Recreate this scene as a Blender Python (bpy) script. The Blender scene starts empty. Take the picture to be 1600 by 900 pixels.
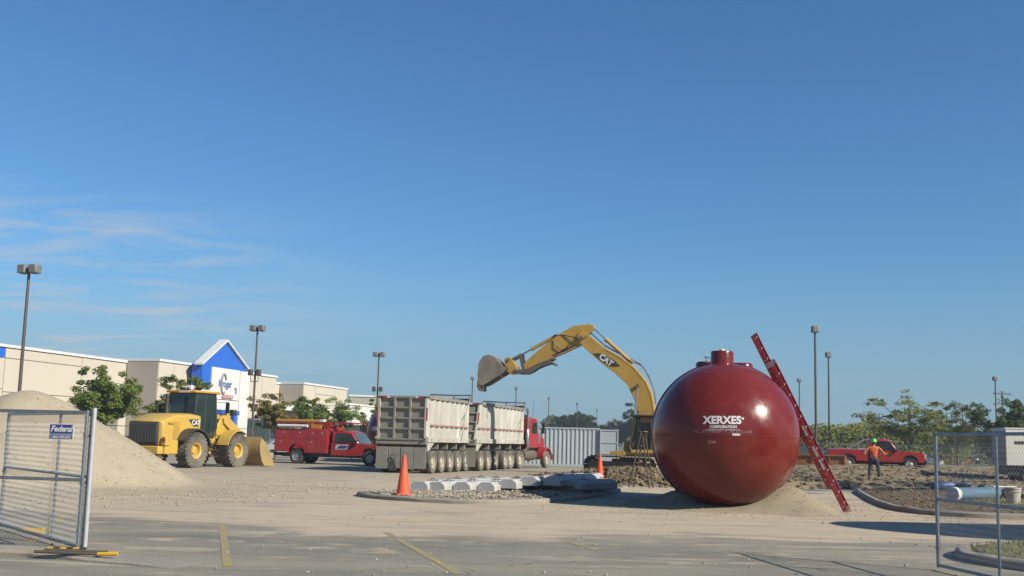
import bpy, bmesh, math, random
from mathutils import Vector, Matrix, noise
R = math.radians
scene = bpy.context.scene
COL = scene.collection
random.seed(7)

# ------------------------------------------------------------ camera
cam_d = bpy.data.cameras.new("camera"); cam = bpy.data.objects.new("camera", cam_d); COL.objects.link(cam)
cam.location = (0, 0, 1.56)
cam.rotation_mode = 'XYZ'
cam.matrix_world = Matrix.Translation((0, 0, 1.56)) @ Matrix.Rotation(R(90+7.0), 4, 'X') @ Matrix.Rotation(R(1.43), 4, 'Z')
cam_d.sensor_width = 36; cam_d.lens = 36*1650/1600; cam_d.shift_y = .0235; cam_d.clip_start = .1; cam_d.clip_end = 6000
scene.camera = cam
# ------------------------------------------------------------ light
SUN = Vector((.83, -.56, math.tan(R(33)))).normalized()
world = bpy.data.worlds.new("World"); scene.world = world; world.use_nodes = True
def setup_world():
    nt = world.node_tree; n = nt.nodes; l = nt.links; n.clear()
    out = n.new('ShaderNodeOutputWorld'); bg = n.new('ShaderNodeBackground'); bg.inputs['Strength'].default_value = SKY
    sky = n.new('ShaderNodeTexSky'); sky.sky_type = 'NISHITA'; sky.sun_disc = False
    sky.sun_elevation = R(33); sky.sun_rotation = math.atan2(SUN.x, SUN.y)
    sky.air_density = 1.1; sky.dust_density = .6; sky.ozone_density = 2.6; sky.altitude = 200
    # thin cirrus: noise stretched over a flat cloud layer, thickest in one region of the sky
    tc = n.new('ShaderNodeTexCoord'); sep = n.new('ShaderNodeSeparateXYZ'); l.new(tc.outputs['Generated'], sep.inputs[0])
    def M(op, a, b=None, c=None):
        m = n.new('ShaderNodeMath'); m.operation = op
        for i, q in enumerate((a, b, c)):
            if q is None: continue
            if isinstance(q, (int, float)): m.inputs[i].default_value = q
            else: l.new(q, m.inputs[i])
        return m.outputs[0]
    zz = M('MAXIMUM', sep.outputs['Z'], .03)
    u = M('DIVIDE', sep.outputs['X'], M('ADD', zz, .1)); v = M('DIVIDE', sep.outputs['Y'], M('ADD', zz, .1))
    cb = n.new('ShaderNodeCombineXYZ'); l.new(u, cb.inputs[0]); l.new(v, cb.inputs[1])
    mp = n.new('ShaderNodeMapping'); l.new(cb.outputs[0], mp.inputs[0])
    mp.inputs['Rotation'].default_value = (0, 0, R(38)); mp.inputs['Scale'].default_value = (1.2, 2.6, 1)
    nz = n.new('ShaderNodeTexNoise'); nz.inputs['Scale'].default_value = 1.3; nz.inputs['Detail'].default_value = 7; nz.inputs['Roughness'].default_value = .52; nz.inputs['Distortion'].default_value = .9
    l.new(mp.outputs[0], nz.inputs['Vector'])
    mr = n.new('ShaderNodeMapRange'); mr.inputs[1].default_value = .46; mr.inputs[2].default_value = .82; l.new(nz.outputs[0], mr.inputs[0])
    # region mask: clouds drift in the west, elevation 6..18 degrees, a faint veil lower down
    az = M('ARCTAN2', sep.outputs['X'], sep.outputs['Y'])            # 0 ahead, negative to the left
    ma = n.new('ShaderNodeMapRange'); ma.interpolation_type = 'SMOOTHSTEP'; l.new(az, ma.inputs[0])
    ma.inputs[1].default_value = R(-7); ma.inputs[2].default_value = R(-24)
    me = n.new('ShaderNodeMapRange'); me.interpolation_type = 'SMOOTHSTEP'; l.new(sep.outputs['Z'], me.inputs[0]); me.inputs[1].default_value = .225; me.inputs[2].default_value = .165
    k = M('MULTIPLY', M('MULTIPLY', mr.outputs[0], ma.outputs[0]), me.outputs[0])
    k = M('MULTIPLY', k, CLOUD)
    ml = n.new('ShaderNodeMapRange'); ml.interpolation_type = 'SMOOTHSTEP'; l.new(sep.outputs['Z'], ml.inputs[0]); ml.inputs[1].default_value = .24; ml.inputs[2].default_value = .0
    nz2 = n.new('ShaderNodeTexNoise'); nz2.inputs['Scale'].default_value = .8; nz2.inputs['Detail'].default_value = 5; l.new(mp.outputs[0], nz2.inputs['Vector'])
    m3 = n.new('ShaderNodeMapRange'); m3.inputs[1].default_value = .35; m3.inputs[2].default_value = .75; l.new(nz2.outputs[0], m3.inputs[0])
    mb = n.new('ShaderNodeMapRange'); mb.interpolation_type = 'SMOOTHSTEP'; l.new(az, mb.inputs[0]); mb.inputs[1].default_value = R(8); mb.inputs[2].default_value = R(-16)
    k2 = M('MULTIPLY', M('MULTIPLY', M('MULTIPLY', m3.outputs[0], ml.outputs[0]), mb.outputs[0]), .34)
    kk = M('MINIMUM', M('ADD', k, k2), .7)
    mix = n.new('ShaderNodeMix'); mix.data_type = 'RGBA'; l.new(kk, mix.inputs[0])
    hs = n.new('ShaderNodeMix'); hs.data_type = 'RGBA'; hs.blend_type = 'MULTIPLY'; hs.inputs[0].default_value = 1; l.new(sky.outputs[0], hs.inputs[6]); hs.inputs[7].default_value = SKYTINT
    hz = n.new('ShaderNodeMix'); hz.data_type = 'RGBA'; hm = n.new('ShaderNodeMapRange'); hm.interpolation_type = 'SMOOTHSTEP'; l.new(sep.outputs['Z'], hm.inputs[0])
    hm.inputs[1].default_value = .20; hm.inputs[2].default_value = -.02; hm.inputs[3].default_value = 0; hm.inputs[4].default_value = .8
    l.new(hm.outputs[0], hz.inputs[0]); l.new(hs.outputs[2], hz.inputs[6]); hz.inputs[7].default_value = HORIZON      # pale blue-grey low sky, the same all round
    l.new(hz.outputs[2], mix.inputs[6]); mix.inputs[7].default_value = (5.6, 6.2, 7.1, 1)
    l.new(mix.outputs[2], bg.inputs[0]); l.new(bg.outputs[0], out.inputs[0])
SKY = .060; CLOUD = 1.15; HORIZON = (2.95, 4.3, 5.7, 1); SKYTINT = (.62, 1.01, 1.33, 1)
setup_world()
sd = bpy.data.lights.new("sun", 'SUN'); sd.energy = 5.0; sd.angle = R(.53); sd.color = (1, .925, .78)
so = bpy.data.objects.new("sun", sd); COL.objects.link(so); so.location = (40, -30, 60)
so.rotation_mode = 'QUATERNION'; so.rotation_quaternion = SUN.to_track_quat('Z', 'Y')
scene.view_settings.view_transform = 'Standard'; scene.view_settings.look = 'None'
scene.view_settings.exposure = 0.56; scene.view_settings.gamma = 1
scene.render.engine = 'CYCLES'; scene.cycles.max_bounces = 5; scene.cycles.transparent_max_bounces = 12

# ------------------------------------------------------------ materials
_m = {}
ALB = .73
def mat(name, c1, c2=None, rough=.7, metal=0., scale=3., bump=0., dust=None, dustamt=0., bscale=None, coat=0., detail=5, lo=.35, hi=.65, fine=0., trans=0., alpha=1., spec=.5, stretch=None):
    """general procedural paint: two tones by noise, optional dust veil, fine grain and bump"""
    if name in _m: return _m[name]
    m = bpy.data.materials.new(name); m.use_nodes = True; nt = m.node_tree; n = nt.nodes; l = nt.links
    b = n['Principled BSDF']; b.inputs['Roughness'].default_value = rough; b.inputs['Metallic'].default_value = metal
    b.inputs['Coat Weight'].default_value = coat; b.inputs['Coat Roughness'].default_value = .08; b.inputs['Specular IOR Level'].default_value = spec
    tc = n.new('ShaderNodeTexCoord'); vec = tc.outputs['Object']
    if stretch:
        mp = n.new('ShaderNodeMapping'); mp.inputs['Scale'].default_value = stretch; l.new(vec, mp.inputs[0]); vec = mp.outputs[0]
    def nz(s, d=detail, r=.6):
        t = n.new('ShaderNodeTexNoise'); t.inputs['Scale'].default_value = s; t.inputs['Detail'].default_value = d; t.inputs['Roughness'].default_value = r; l.new(vec, t.inputs['Vector']); return t.outputs[0]
    def mr(x, a, c, o0=0., o1=1.):
        t = n.new('ShaderNodeMapRange'); l.new(x, t.inputs[0]); t.inputs[1].default_value = a; t.inputs[2].default_value = c; t.inputs[3].default_value = o0; t.inputs[4].default_value = o1; return t.outputs[0]
    def mix(f, a, c):
        t = n.new('ShaderNodeMix'); t.data_type = 'RGBA'
        if isinstance(f, float): t.inputs[0].default_value = f
        else: l.new(f, t.inputs[0])
        for i, q in ((6, a), (7, c)):
            if isinstance(q, tuple): t.inputs[i].default_value = (*q, 1) if len(q) == 3 else q
            else: l.new(q, t.inputs[i])
        return t.outputs[2]
    c1 = tuple(x*ALB for x in c1); c2 = tuple(x*ALB for x in c2) if c2 else tuple(x*.8 for x in c1); dust = tuple(x*ALB for x in dust) if dust else None
    c = mix(mr(nz(scale), lo, hi), c1, c2)
    if fine:
        c = mix(mr(nz(scale*22, 3), .4, .62, 0, fine), c, tuple(x*.45 for x in c1))
    if dust: c = mix(mr(nz(scale*.6, 8, .7), .38, .7, 0, dustamt), c, dust)
    l.new(c, b.inputs['Base Color'])
    if bump:
        bp = n.new('ShaderNodeBump'); bp.inputs['Strength'].default_value = bump; bp.inputs['Distance'].default_value = .03
        l.new(nz(bscale or scale*8, 6, .65), bp.inputs['Height']); l.new(bp.outputs[0], b.inputs['Normal'])
    rr = mr(nz(scale*2, 4), .3, .7, max(rough-.08, 0.02), min(rough+.12, 1)); l.new(rr, b.inputs['Roughness'])
    if trans:
        tr = n.new('ShaderNodeBsdfTranslucent'); l.new(c, tr.inputs[0]); ms = n.new('ShaderNodeMixShader'); ms.inputs[0].default_value = trans
        l.new(b.outputs[0], ms.inputs[1]); l.new(tr.outputs[0], ms.inputs[2]); l.new(ms.outputs[0], n['Material Output'].inputs[0])
    if alpha < 1: b.inputs['Alpha'].default_value = alpha
    _m[name] = m; return m
DUST = (.36, .30, .21)
TANK = mat('tank_resin', (.150, .014, .012), (.175, .019, .015), .2, scale=1.6, bump=.10, bscale=2.2, spec=.32, dust=(.30, .11, .08), dustamt=.13, detail=9)
YEL = mat('machine_yellow', (.70, .445, .05), (.64, .40, .055), .42, scale=1.5, dust=DUST, dustamt=.45, fine=.15)
YELD = mat('worn_machine_yellow', (.60, .36, .05), (.48, .28, .045), .5, scale=1.8, dust=(.33, .24, .12), dustamt=.35, fine=.15)
BLK = mat('black_steel', (.025, .024, .024), (.04, .038, .035), .5, scale=3, dust=(.16, .13, .1), dustamt=.4)
DKS = mat('dirty_steel', (.16, .14, .12), (.10, .085, .07), .6, metal=.3, scale=2.2, dust=(.28, .2, .12), dustamt=.6, bump=.15)
RUB = mat('rubber_dusty', (.10, .095, .085), (.06, .057, .052), .85, scale=3, dust=(.30, .26, .20), dustamt=.75, bump=.1)
RUBD = mat('rubber_dark', (.025, .025, .025), (.04, .04, .038), .8, scale=3, dust=(.18, .16, .13), dustamt=.35)
GLS = mat('dark_glass', (.02, .035, .035), (.03, .05, .05), .07, scale=.8, spec=.8)
GLL = mat('blue_grey_glass', (.06, .10, .10), (.10, .15, .15), .08, scale=.8, spec=.8)
RED = mat('truck_red', (.42, .012, .016), (.36, .011, .014), .3, scale=1.2, coat=.5, dust=(.30, .12, .09), dustamt=.25)
REDM = mat('signal_red', (.50, .03, .02), (.42, .02, .015), .5, scale=5)
TRL = mat('trailer_cream', (.64, .64, .60), (.52, .51, .46), .6, scale=1.3, dust=(.33, .29, .21), dustamt=.8, bump=.05, stretch=(1, 1, .35))
TRG = mat('trailer_grey', (.29, .275, .23), (.20, .19, .155), .6, scale=1.2, dust=(.38, .33, .24), dustamt=.5, bump=.08)
CHR = mat('polished_metal', (.62, .61, .58), (.5, .49, .46), .25, metal=.9, scale=4)
ALU = mat('dull_aluminium', (.55, .54, .51), (.45, .44, .41), .4, metal=.6, scale=4)
RIMC = mat('cream_rim', (.62, .56, .44), (.5, .44, .33), .55, scale=4, dust=(.3, .25, .18), dustamt=.5)
GALV = mat('galvanised_steel', (.36, .40, .44), (.26, .30, .33), .38, metal=.75, scale=9, fine=.2)
GALVM = mat('chain_wire', (.62, .63, .62), (.52, .53, .52), .4, metal=.3, scale=9)
WHT = mat('white_paint', (.78, .78, .76), (.72, .72, .70), .5, scale=2, dust=(.5, .46, .4), dustamt=.2)
STK = mat('sticker_white', (.75, .74, .70), (.6, .58, .54), .5, scale=12)
CONC = mat('concrete', (.42, .405, .375), (.34, .325, .295), .85, scale=1.6, bump=.25, fine=.25, dust=(.40, .33, .24), dustamt=.4)
CONCL = mat('pale_precast_concrete', (.56, .55, .53), (.46, .455, .44), .8, scale=2.4, bump=.15, fine=.15)
CONCG = mat('kerb_concrete', (.36, .335, .29), (.27, .25, .215), .9, scale=1.8, bump=.35, fine=.4, dust=(.40, .33, .23), dustamt=.6)
BRZ = mat('bronze_paint', (.10, .082, .07), (.075, .062, .052), .5, scale=1.5)
FIX = mat('bronze_fixture', (.21, .20, .18), (.17, .16, .145), .5, scale=3)
LENS = mat('lens_clear', (.6, .6, .58), (.5, .5, .48), .2, scale=3)
LORA = mat('lens_orange', (.75, .25, .02), (.6, .18, .02), .25, scale=3)
LRED = mat('lens_red', (.45, .02, .02), (.35, .02, .02), .25, scale=3)
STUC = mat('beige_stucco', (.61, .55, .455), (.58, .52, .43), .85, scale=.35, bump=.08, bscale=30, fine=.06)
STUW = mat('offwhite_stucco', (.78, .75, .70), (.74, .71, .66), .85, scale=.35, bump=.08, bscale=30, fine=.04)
STUG = mat('taupe_shade_stucco', (.42, .375, .32), (.39, .345, .295), .85, scale=.35, bump=.08, bscale=30)  # distant block's own tone; also colours shade onto the store's return walls
BLU = mat('store_blue', (.022, .145, .62), (.02, .135, .58), .5, scale=.5)
BLUS = mat('sign_blue', (.03, .055, .22), (.04, .07, .26), .4, scale=6)
ORG = mat('cone_orange', (.85, .11, .03), (.78, .09, .03), .55, scale=2.5, dust=(.6, .3, .18), dustamt=.25)
WOOD = mat('weathered_wood', (.30, .24, .17), (.20, .155, .11), .85, scale=3, bump=.2, stretch=(1, 1, .15))
CTN = mat('container_grey_blue', (.42, .48, .52), (.38, .44, .475), .5, scale=.8, dust=(.40, .36, .3), dustamt=.3, bump=.04)
MULCH = mat('mulch', (.11, .08, .045), (.19, .14, .085), .95, scale=2.5, bump=.6, fine=.6)
BARK = mat('tree_bark', (.15, .12, .09), (.10, .08, .06), .9, scale=5, bump=.4, stretch=(1, 1, .3))
def leafmat(name, a, b): return mat(name, a, b, .6, scale=1.1, detail=2, trans=.35, spec=.25, lo=.4, hi=.6)
LF1 = leafmat('leaf_green', (.15, .225, .045), (.25, .30, .07))
LF2 = leafmat('leaf_olive', (.17, .21, .05), (.29, .28, .075))
LF3 = leafmat('leaf_deep_green', (.085, .14, .045), (.14, .19, .06))
LF4 = leafmat('leaf_far_green', (.15, .18, .09), (.22, .225, .11))
LF5 = leafmat('leaf_yellowing', (.22, .21, .045), (.33, .23, .06))
SAND = mat('pea_gravel_sand', (.50, .42, .30), (.44, .365, .255), .95, scale=.9, bump=.5, bscale=26, fine=.3, detail=8)
STONE = mat('crushed_stone', (.46, .42, .34), (.30, .26, .20), .9, scale=6, lo=.3, hi=.7)
DIRT = mat('dug_earth', (.29, .215, .12), (.13, .093, .05), .95, scale=1.4, bump=.7, bscale=9, fine=.35, dust=(.50, .41, .27), dustamt=.35, detail=8)
GRASS = mat('dry_grass', (.19, .20, .07), (.30, .26, .12), .9, scale=2, bump=.4, fine=.5)
BLADE = mat('grass_blade', (.16, .20, .05), (.32, .28, .12), .8, scale=.9, trans=.2)

# ------------------------------------------------------------ mesh builder
class MB:
    def __init__(s): s.v = []; s.f = []
    def add(s, vs, fs, M=None):
        o = len(s.v)
        s.v += [tuple(M @ Vector(p)) if M else tuple(p) for p in vs]
        s.f += [tuple(i+o for i in f) for f in fs]; return s
    def box(s, x0, x1, y0, y1, z0, z1, M=None):
        return s.add([(x, y, z) for x in (x0, x1) for y in (y0, y1) for z in (z0, z1)],
                     [(0, 1, 3, 2), (4, 6, 7, 5), (0, 4, 5, 1), (2, 3, 7, 6), (0, 2, 6, 4), (1, 5, 7, 3)], M)
    def cbox(s, c, d, M=None):
        return s.box(c[0]-d[0]/2, c[0]+d[0]/2, c[1]-d[1]/2, c[1]+d[1]/2, c[2]-d[2]/2, c[2]+d[2]/2, M)
    def prism(s, poly, a, b, axis='y', M=None):
        def q(p, t): return {'y': (p[0], t, p[1]), 'x': (t, p[0], p[1]), 'z': (p[0], p[1], t)}[axis]
        n = len(poly)
        return s.add([q(p, a) for p in poly]+[q(p, b) for p in poly],
                     [tuple(range(n))[::-1], tuple(range(n, 2*n))]+[(i, (i+1) % n, n+(i+1) % n, n+i) for i in range(n)], M)
    def taper(s, poly, a, b, k, c=None, M=None):
        """prism along y whose far ends at y=a and y=b may be shrunk round c by k (gives sloped sides)"""
        n = len(poly); c = c or (sum(p[0] for p in poly)/n, sum(p[1] for p in poly)/n)
        sh = [((p[0]-c[0])*k+c[0], (p[1]-c[1])*k+c[1]) for p in poly]; e = .12*(b-a)
        rings = [(a, sh), (a+e, poly), (b-e, poly), (b, sh)]
        vs = [(p[0], t, p[1]) for t, r in rings for p in r]; fs = [tuple(range(n))[::-1], tuple(range(3*n, 4*n))]
        for j in range(3): fs += [(j*n+i, j*n+(i+1) % n, (j+1)*n+(i+1) % n, (j+1)*n+i) for i in range(n)]
        return s.add(vs, fs, M)
    def tube(s, p, q, r, n=8, r2=None, cap=True):
        p = Vector(p); q = Vector(q); r2 = r if r2 is None else r2; d = (q-p)
        if d.length < 1e-6: return s
        z = d.normalized(); x = z.orthogonal().normalized(); y = z.cross(x)
        vs = []
        for c, rr in ((p, r), (q, r2)):
            for i in range(n):
                a = 2*math.pi*i/n; vs.append(c+x*math.cos(a)*rr+y*math.sin(a)*rr)
        fs = [(i, (i+1) % n, n+(i+1) % n, n+i) for i in range(n)]
        if cap: fs += [tuple(range(n))[::-1], tuple(range(n, 2*n))]
        return s.add(vs, fs)
    def path(s, pts, r, n=6):
        for a, b in zip(pts, pts[1:]): s.tube(a, b, r, n)
        return s
    def lathe(s, prof, n=24, axis='z', c=(0, 0, 0), M=None):
        vs = []; fs = []; m = len(prof)
        for i in range(n):
            a = 2*math.pi*i/n; ca, sa = math.cos(a), math.sin(a)
            for r, t in prof:
                p = {'z': (r*ca, r*sa, t), 'y': (r*ca, t, r*sa), 'x': (t, r*ca, r*sa)}[axis]
                vs.append((p[0]+c[0], p[1]+c[1], p[2]+c[2]))
        for i in range(n):
            j = (i+1) % n
            for k in range(m-1): fs.append((i*m+k, j*m+k, j*m+k+1, i*m+k+1))
        return s.add(vs, fs, M)
    def sphere(s, c, r, n=12, m=8, sc=(1, 1, 1)):
        vs = [(c[0], c[1], c[2]+r*sc[2])]; 
        for j in range(1, m):
            t = math.pi*j/m
            for i in range(n):
                a = 2*math.pi*i/n; vs.append((c[0]+r*sc[0]*math.sin(t)*math.cos(a), c[1]+r*sc[1]*math.sin(t)*math.sin(a), c[2]+r*sc[2]*math.cos(t)))
        vs.append((c[0], c[1], c[2]-r*sc[2])); fs = [(0, 1+i, 1+(i+1) % n) for i in range(n)]
        for j in range(m-2):
            for i in range(n): a = 1+j*n+i; b = 1+j*n+(i+1) % n; fs.append((a, a+n, b+n, b))
        L = len(vs)-1; o = 1+(m-2)*n; fs += [(o+i, L, o+(i+1) % n) for i in range(n)]
        return s.add(vs, fs)
    def mesh(s, name, m=None, angle=35):
        me = bpy.data.meshes.new(name); me.from_pydata(s.v, [], s.f)
        bm = bmesh.new(); bm.from_mesh(me); bmesh.ops.remove_doubles(bm, verts=bm.verts, dist=1e-5); bmesh.ops.recalc_face_normals(bm, faces=bm.faces); bm.to_mesh(me); bm.free()
        if m: me.materials.append(m)
        if angle:
            me.polygons.foreach_set('use_smooth', [True]*len(me.polygons)); me.set_sharp_from_angle(angle=R(angle))
        me.update(); return me
    def rawmesh(s, name, m=None, smooth=False):
        me = bpy.data.meshes.new(name); me.from_pydata(s.v, [], s.f)
        if m: me.materials.append(m)
        if smooth: me.polygons.foreach_set('use_smooth', [True]*len(me.polygons))
        me.update(); return me
    def build(s, name, m, parent=None, label=None, bevel=0, angle=35, raw=False, smooth=False):
        me = s.rawmesh(name, m, smooth) if raw else s.mesh(name, m, angle)
        return link(name, me, parent, label, bevel)
def link(name, me, parent=None, label=None, bevel=0):
    o = bpy.data.objects.new(name, me); COL.objects.link(o)
    if parent: o.parent = parent
    if label: o['label'] = label
    if bevel:
        b = o.modifiers.new('bevel', 'BEVEL'); b.width = bevel; b.segments = 2; b.limit_method = 'ANGLE'; b.angle_limit = R(35)
    return o
def tag(o, label, cat, group=None, kind=None):
    if label: o['label'] = label
    if cat: o['category'] = cat
    if group: o['group'] = group
    if kind: o['kind'] = kind
    return o
def thing(name, label, cat, loc=(0, 0, 0), rz=0, group=None):
    o = bpy.data.objects.new(name, None); COL.objects.link(o); o.location = loc; o.rotation_euler = (0, 0, rz); o.empty_display_size = .3
    return tag(o, label, cat, group)
def structure(o): o['kind'] = 'structure'; return o
def copy_tree(o, loc, rz, label, group=None):
    kids = {}
    for x in bpy.data.objects: kids.setdefault(x.parent, []).append(x)
    def rec(a, par):
        c = a.copy(); COL.objects.link(c)
        if par: c.parent = par
        for ch in kids.get(a, []): rec(ch, c)
        return c
    r = rec(o, None); r.location = loc; r.rotation_euler = (0, 0, rz); r['label'] = label
    if group: r['group'] = group
    return r
def B(parent, name, m, *boxes, bevel=0, label=None):
    mb = MB()
    for b in boxes: mb.box(*b)
    return mb.build(name, m, parent, label, bevel)
# text -> flat mesh data (x right, z up) centred
def text2d(s, size=1., fat=0., shear=0., space=1.):
    cu = bpy.data.curves.new('lettering', 'FONT'); cu.body = s; cu.size = size; cu.offset = fat; cu.shear = shear; cu.space_character = space
    cu.align_x = 'CENTER'; cu.align_y = 'CENTER'; cu.resolution_u = 3
    o = bpy.data.objects.new('lettering', cu); COL.objects.link(o); bpy.context.view_layer.update()
    me = bpy.data.meshes.new_from_object(o.evaluated_get(bpy.context.evaluated_depsgraph_get()))
    vs = [tuple(v.co) for v in me.vertices]; fs = [tuple(p.vertices) for p in me.polygons]
    bpy.data.objects.remove(o); bpy.data.curves.remove(cu); bpy.data.meshes.remove(me)
    return vs, fs
def lettering(s, size, m, parent, fn, name='lettering', **k):
    vs, fs = text2d(s, size, **k); mb = MB(); mb.v = [tuple(fn(v[0], v[1])) for v in vs]; mb.f = fs
    return mb.build(name, m, parent, raw=True)
def fbm(x, y, s=1., o=4, seed=0.): return noise.fractal(Vector((x*s, y*s, seed)), 1., 2., o)
def sstep(a, b, x):
    t = min(max((x-a)/(b-a), 0), 1); return t*t*(3-2*t)
def pdist(poly, x, y):
    """signed distance, positive inside"""
    ins = False; best = 1e9; n = len(poly)
    for i in range(n):
        x1, y1 = poly[i]; x2, y2 = poly[(i+1) % n]
        if (y1 > y) != (y2 > y) and x < (x2-x1)*(y-y1)/(y2-y1)+x1: ins = not ins
        dx, dy = x2-x1, y2-y1; t = max(0, min(1, ((x-x1)*dx+(y-y1)*dy)/(dx*dx+dy*dy))); best = min(best, math.hypot(x-x1-t*dx, y-y1-t*dy))
    return best if ins else -best
def field(name, x0, x1, y0, y1, st, fn, m):
    nx = int((x1-x0)/st)+1; ny = int((y1-y0)/st)+1; mb = MB(); H = []
    for j in range(ny):
        for i in range(nx):
            x = x0+i*st; y = y0+j*st; h = fn(x, y); H.append(h); mb.v.append((x, y, h))
    for j in range(ny-1):
        for i in range(nx-1):
            a = j*nx+i
            if max(H[a], H[a+1], H[a+nx], H[a+nx+1]) > -.04: mb.f.append((a, a+1, a+nx+1, a+nx))
    me = mb.rawmesh(name, m, True)
    return link(name, me)

# ------------------------------------------------------------ ground
def ground_material():
    m = bpy.data.materials.new('worn_asphalt_and_sand'); m.use_nodes = True; nt = m.node_tree; n = nt.nodes; l = nt.links; b = n['Principled BSDF']
    tc = n.new('ShaderNodeTexCoord'); P = tc.outputs['Object']
    def MP(sc, rot=0):
        t = n.new('ShaderNodeMapping'); t.inputs['Scale'].default_value = sc; t.inputs['Rotation'].default_value = (0, 0, R(rot)); l.new(P, t.inputs[0]); return t.outputs[0]
    def NZ(v, s, d=6, r=.6, dist=0):
        t = n.new('ShaderNodeTexNoise'); t.inputs['Scale'].default_value = s; t.inputs['Detail'].default_value = d; t.inputs['Roughness'].default_value = r; t.inputs['Distortion'].default_value = dist; l.new(v, t.inputs['Vector']); return t.outputs[0]
    def MR(x, a, c, o0=0., o1=1., sm=False):
        t = n.new('ShaderNodeMapRange'); l.new(x, t.inputs[0]); t.inputs[1].default_value = a; t.inputs[2].default_value = c; t.inputs[3].default_value = o0; t.inputs[4].default_value = o1
        if sm: t.interpolation_type = 'SMOOTHSTEP'
        return t.outputs[0]
    def M(op, a, c=None):
        t = n.new('ShaderNodeMath'); t.operation = op
        for i, q in enumerate((a, c)):
            if q is None: continue
            if isinstance(q, (int, float)): t.inputs[i].default_value = q
            else: l.new(q, t.inputs[i])
        return t.outputs[0]
    def MX(f, a, c):
        t = n.new('ShaderNodeMix'); t.data_type = 'RGBA'
        if isinstance(f, float): t.inputs[0].default_value = f
        else: l.new(f, t.inputs[0])
        for i, q in ((6, a), (7, c)):
            if isinstance(q, tuple): t.inputs[i].default_value = (*(x_*ALB for x_ in q), 1)
            else: l.new(q, t.inputs[i])
        return t.outputs[2]
    sep = n.new('ShaderNodeSeparateXYZ'); l.new(P, sep.inputs[0]); X, Y = sep.outputs[0], sep.outputs[1]
    asp = MX(MR(NZ(P, .5, 9, .75), .36, .64), (.255, .248, .20), (.37, .355, .285))
    asp = MX(MR(NZ(P, 38, 3, .7), .38, .62, 0, .75), asp, (.12, .115, .098))
    asp = MX(MR(NZ(P, 60, 2, .6), .6, .75, 0, .8), asp, (.44, .42, .38))
    asp = MX(MR(NZ(MP((.5, 3, 1), 8), .8, 7, .7), .52, .72, 0, .45), asp, (.15, .14, .125))
    # cracks in the asphalt
    vo = n.new('ShaderNodeTexVoronoi'); vo.feature = 'DISTANCE_TO_EDGE'; vo.inputs['Scale'].default_value = .22
    wv = n.new('ShaderNodeVectorMath'); wv.operation = 'ADD'; wn = n.new('ShaderNodeTexNoise'); wn.inputs['Scale'].default_value = 1.2; wn.inputs['Detail'].default_value = 6; l.new(P, wn.inputs['Vector'])
    l.new(P, wv.inputs[0]); l.new(wn.outputs['Color'], wv.inputs[1]); l.new(wv.outputs[0], vo.inputs['Vector'])
    crack = M('MULTIPLY', MR(vo.outputs[0], .0, .008, .8, 0), MR(NZ(P, .55, 5, .6), .44, .60, 0, 1))
    asp = MX(crack, asp, (.075, .068, .058))
    sand = MX(MR(NZ(P, .6, 8, .7), .3, .7), (.66, .54, .39), (.56, .46, .33))
    sand = MX(MR(NZ(P, 30, 3, .7), .42, .75, 0, .3), sand, (.26, .20, .14))
    sand = MX(MR(NZ(MP((.12, 1.6, 1), 4), 1.3, 6, .6), .50, .72, 0, .45), sand, (.40, .33, .24))
    # where the sand has been spread and driven over
    edge = M('ADD', 20.2, M('MULTIPLY', MR(X, -13, -4, 1.6, -2.2, True), 1.0))
    n1 = M('MULTIPLY', M('SUBTRACT', NZ(MP((.35, 1, 1), 6), .55, 7, .62, .6), .5), 11.)
    a = MR(M('SUBTRACT', M('ADD', Y, n1), edge), -.3, .9, 0, 1, True)
    far = MR(Y, 34, 60, 1, .38, True)
    a = M('MULTIPLY', a, far)
    n2 = MR(NZ(MP((.5, 1.5, 1), -5), .95, 9, .68, .8), .525, .64, 0, .85, True)      # stray patches on the near asphalt
    near = MR(Y, 10, 26, .75, 1.)
    n3 = MR(NZ(MP((.25, 1.3, 1), 3), 2.2, 8, .7), .34, .60, .62, 1)
    n4 = MR(NZ(MP((.3, 1.0, 1), 0), .35, 6, .6), .42, .62, .0, .30)
    k = M('MAXIMUM', M('MULTIPLY', a, n3), M('MAXIMUM', M('MULTIPLY', n2, near), n4))
    c = MX(k, asp, sand)
    vd = n.new('ShaderNodeVectorMath'); vd.operation = 'DISTANCE'; vw = n.new('ShaderNodeVectorMath'); vw.operation = 'MULTIPLY_ADD'; l.new(wn.outputs['Color'], vw.inputs[0]); vw.inputs[1].default_value = (.5, .5, 0); l.new(P, vw.inputs[2]); l.new(vw.outputs[0], vd.inputs[0]); vd.inputs[1].default_value = (-16, -22, 0)
    for rad, per_ in ((0., 2.9), (1.9, 4.7)):                # old tyre tracks sweeping across the lot
        fr_ = M('FRACT', M('DIVIDE', M('ADD', vd.outputs['Value'], rad), per_)); tb = MR(M('ABSOLUTE', M('SUBTRACT', fr_, .5)), .05, .085, 1, 0, True)
        tm = M('MULTIPLY', tb, MR(NZ(MP((.5, .5, 1), 30), .5, 4, .6), .48, .62, 0, .38))
        c = MX(tm, c, (.23, .20, .155))
    # pale scuffs and dark oily stains
    c = MX(MR(NZ(MP((.22, 3.2, 1), 2), 1.1, 8, .7), .64, .74, 0, .5), c, (.60, .55, .46))
    c = MX(MR(NZ(MP((.3, 1.2, 1), 10), .6, 5, .6), .58, .72, 0, .6), c, (.15, .14, .12))
    l.new(c, b.inputs['Base Color']); b.inputs['Roughness'].default_value = .92; b.inputs['Specular IOR Level'].default_value = .3
    bp = n.new('ShaderNodeBump'); bp.inputs['Strength'].default_value = .55; bp.inputs['Distance'].default_value = .02
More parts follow.
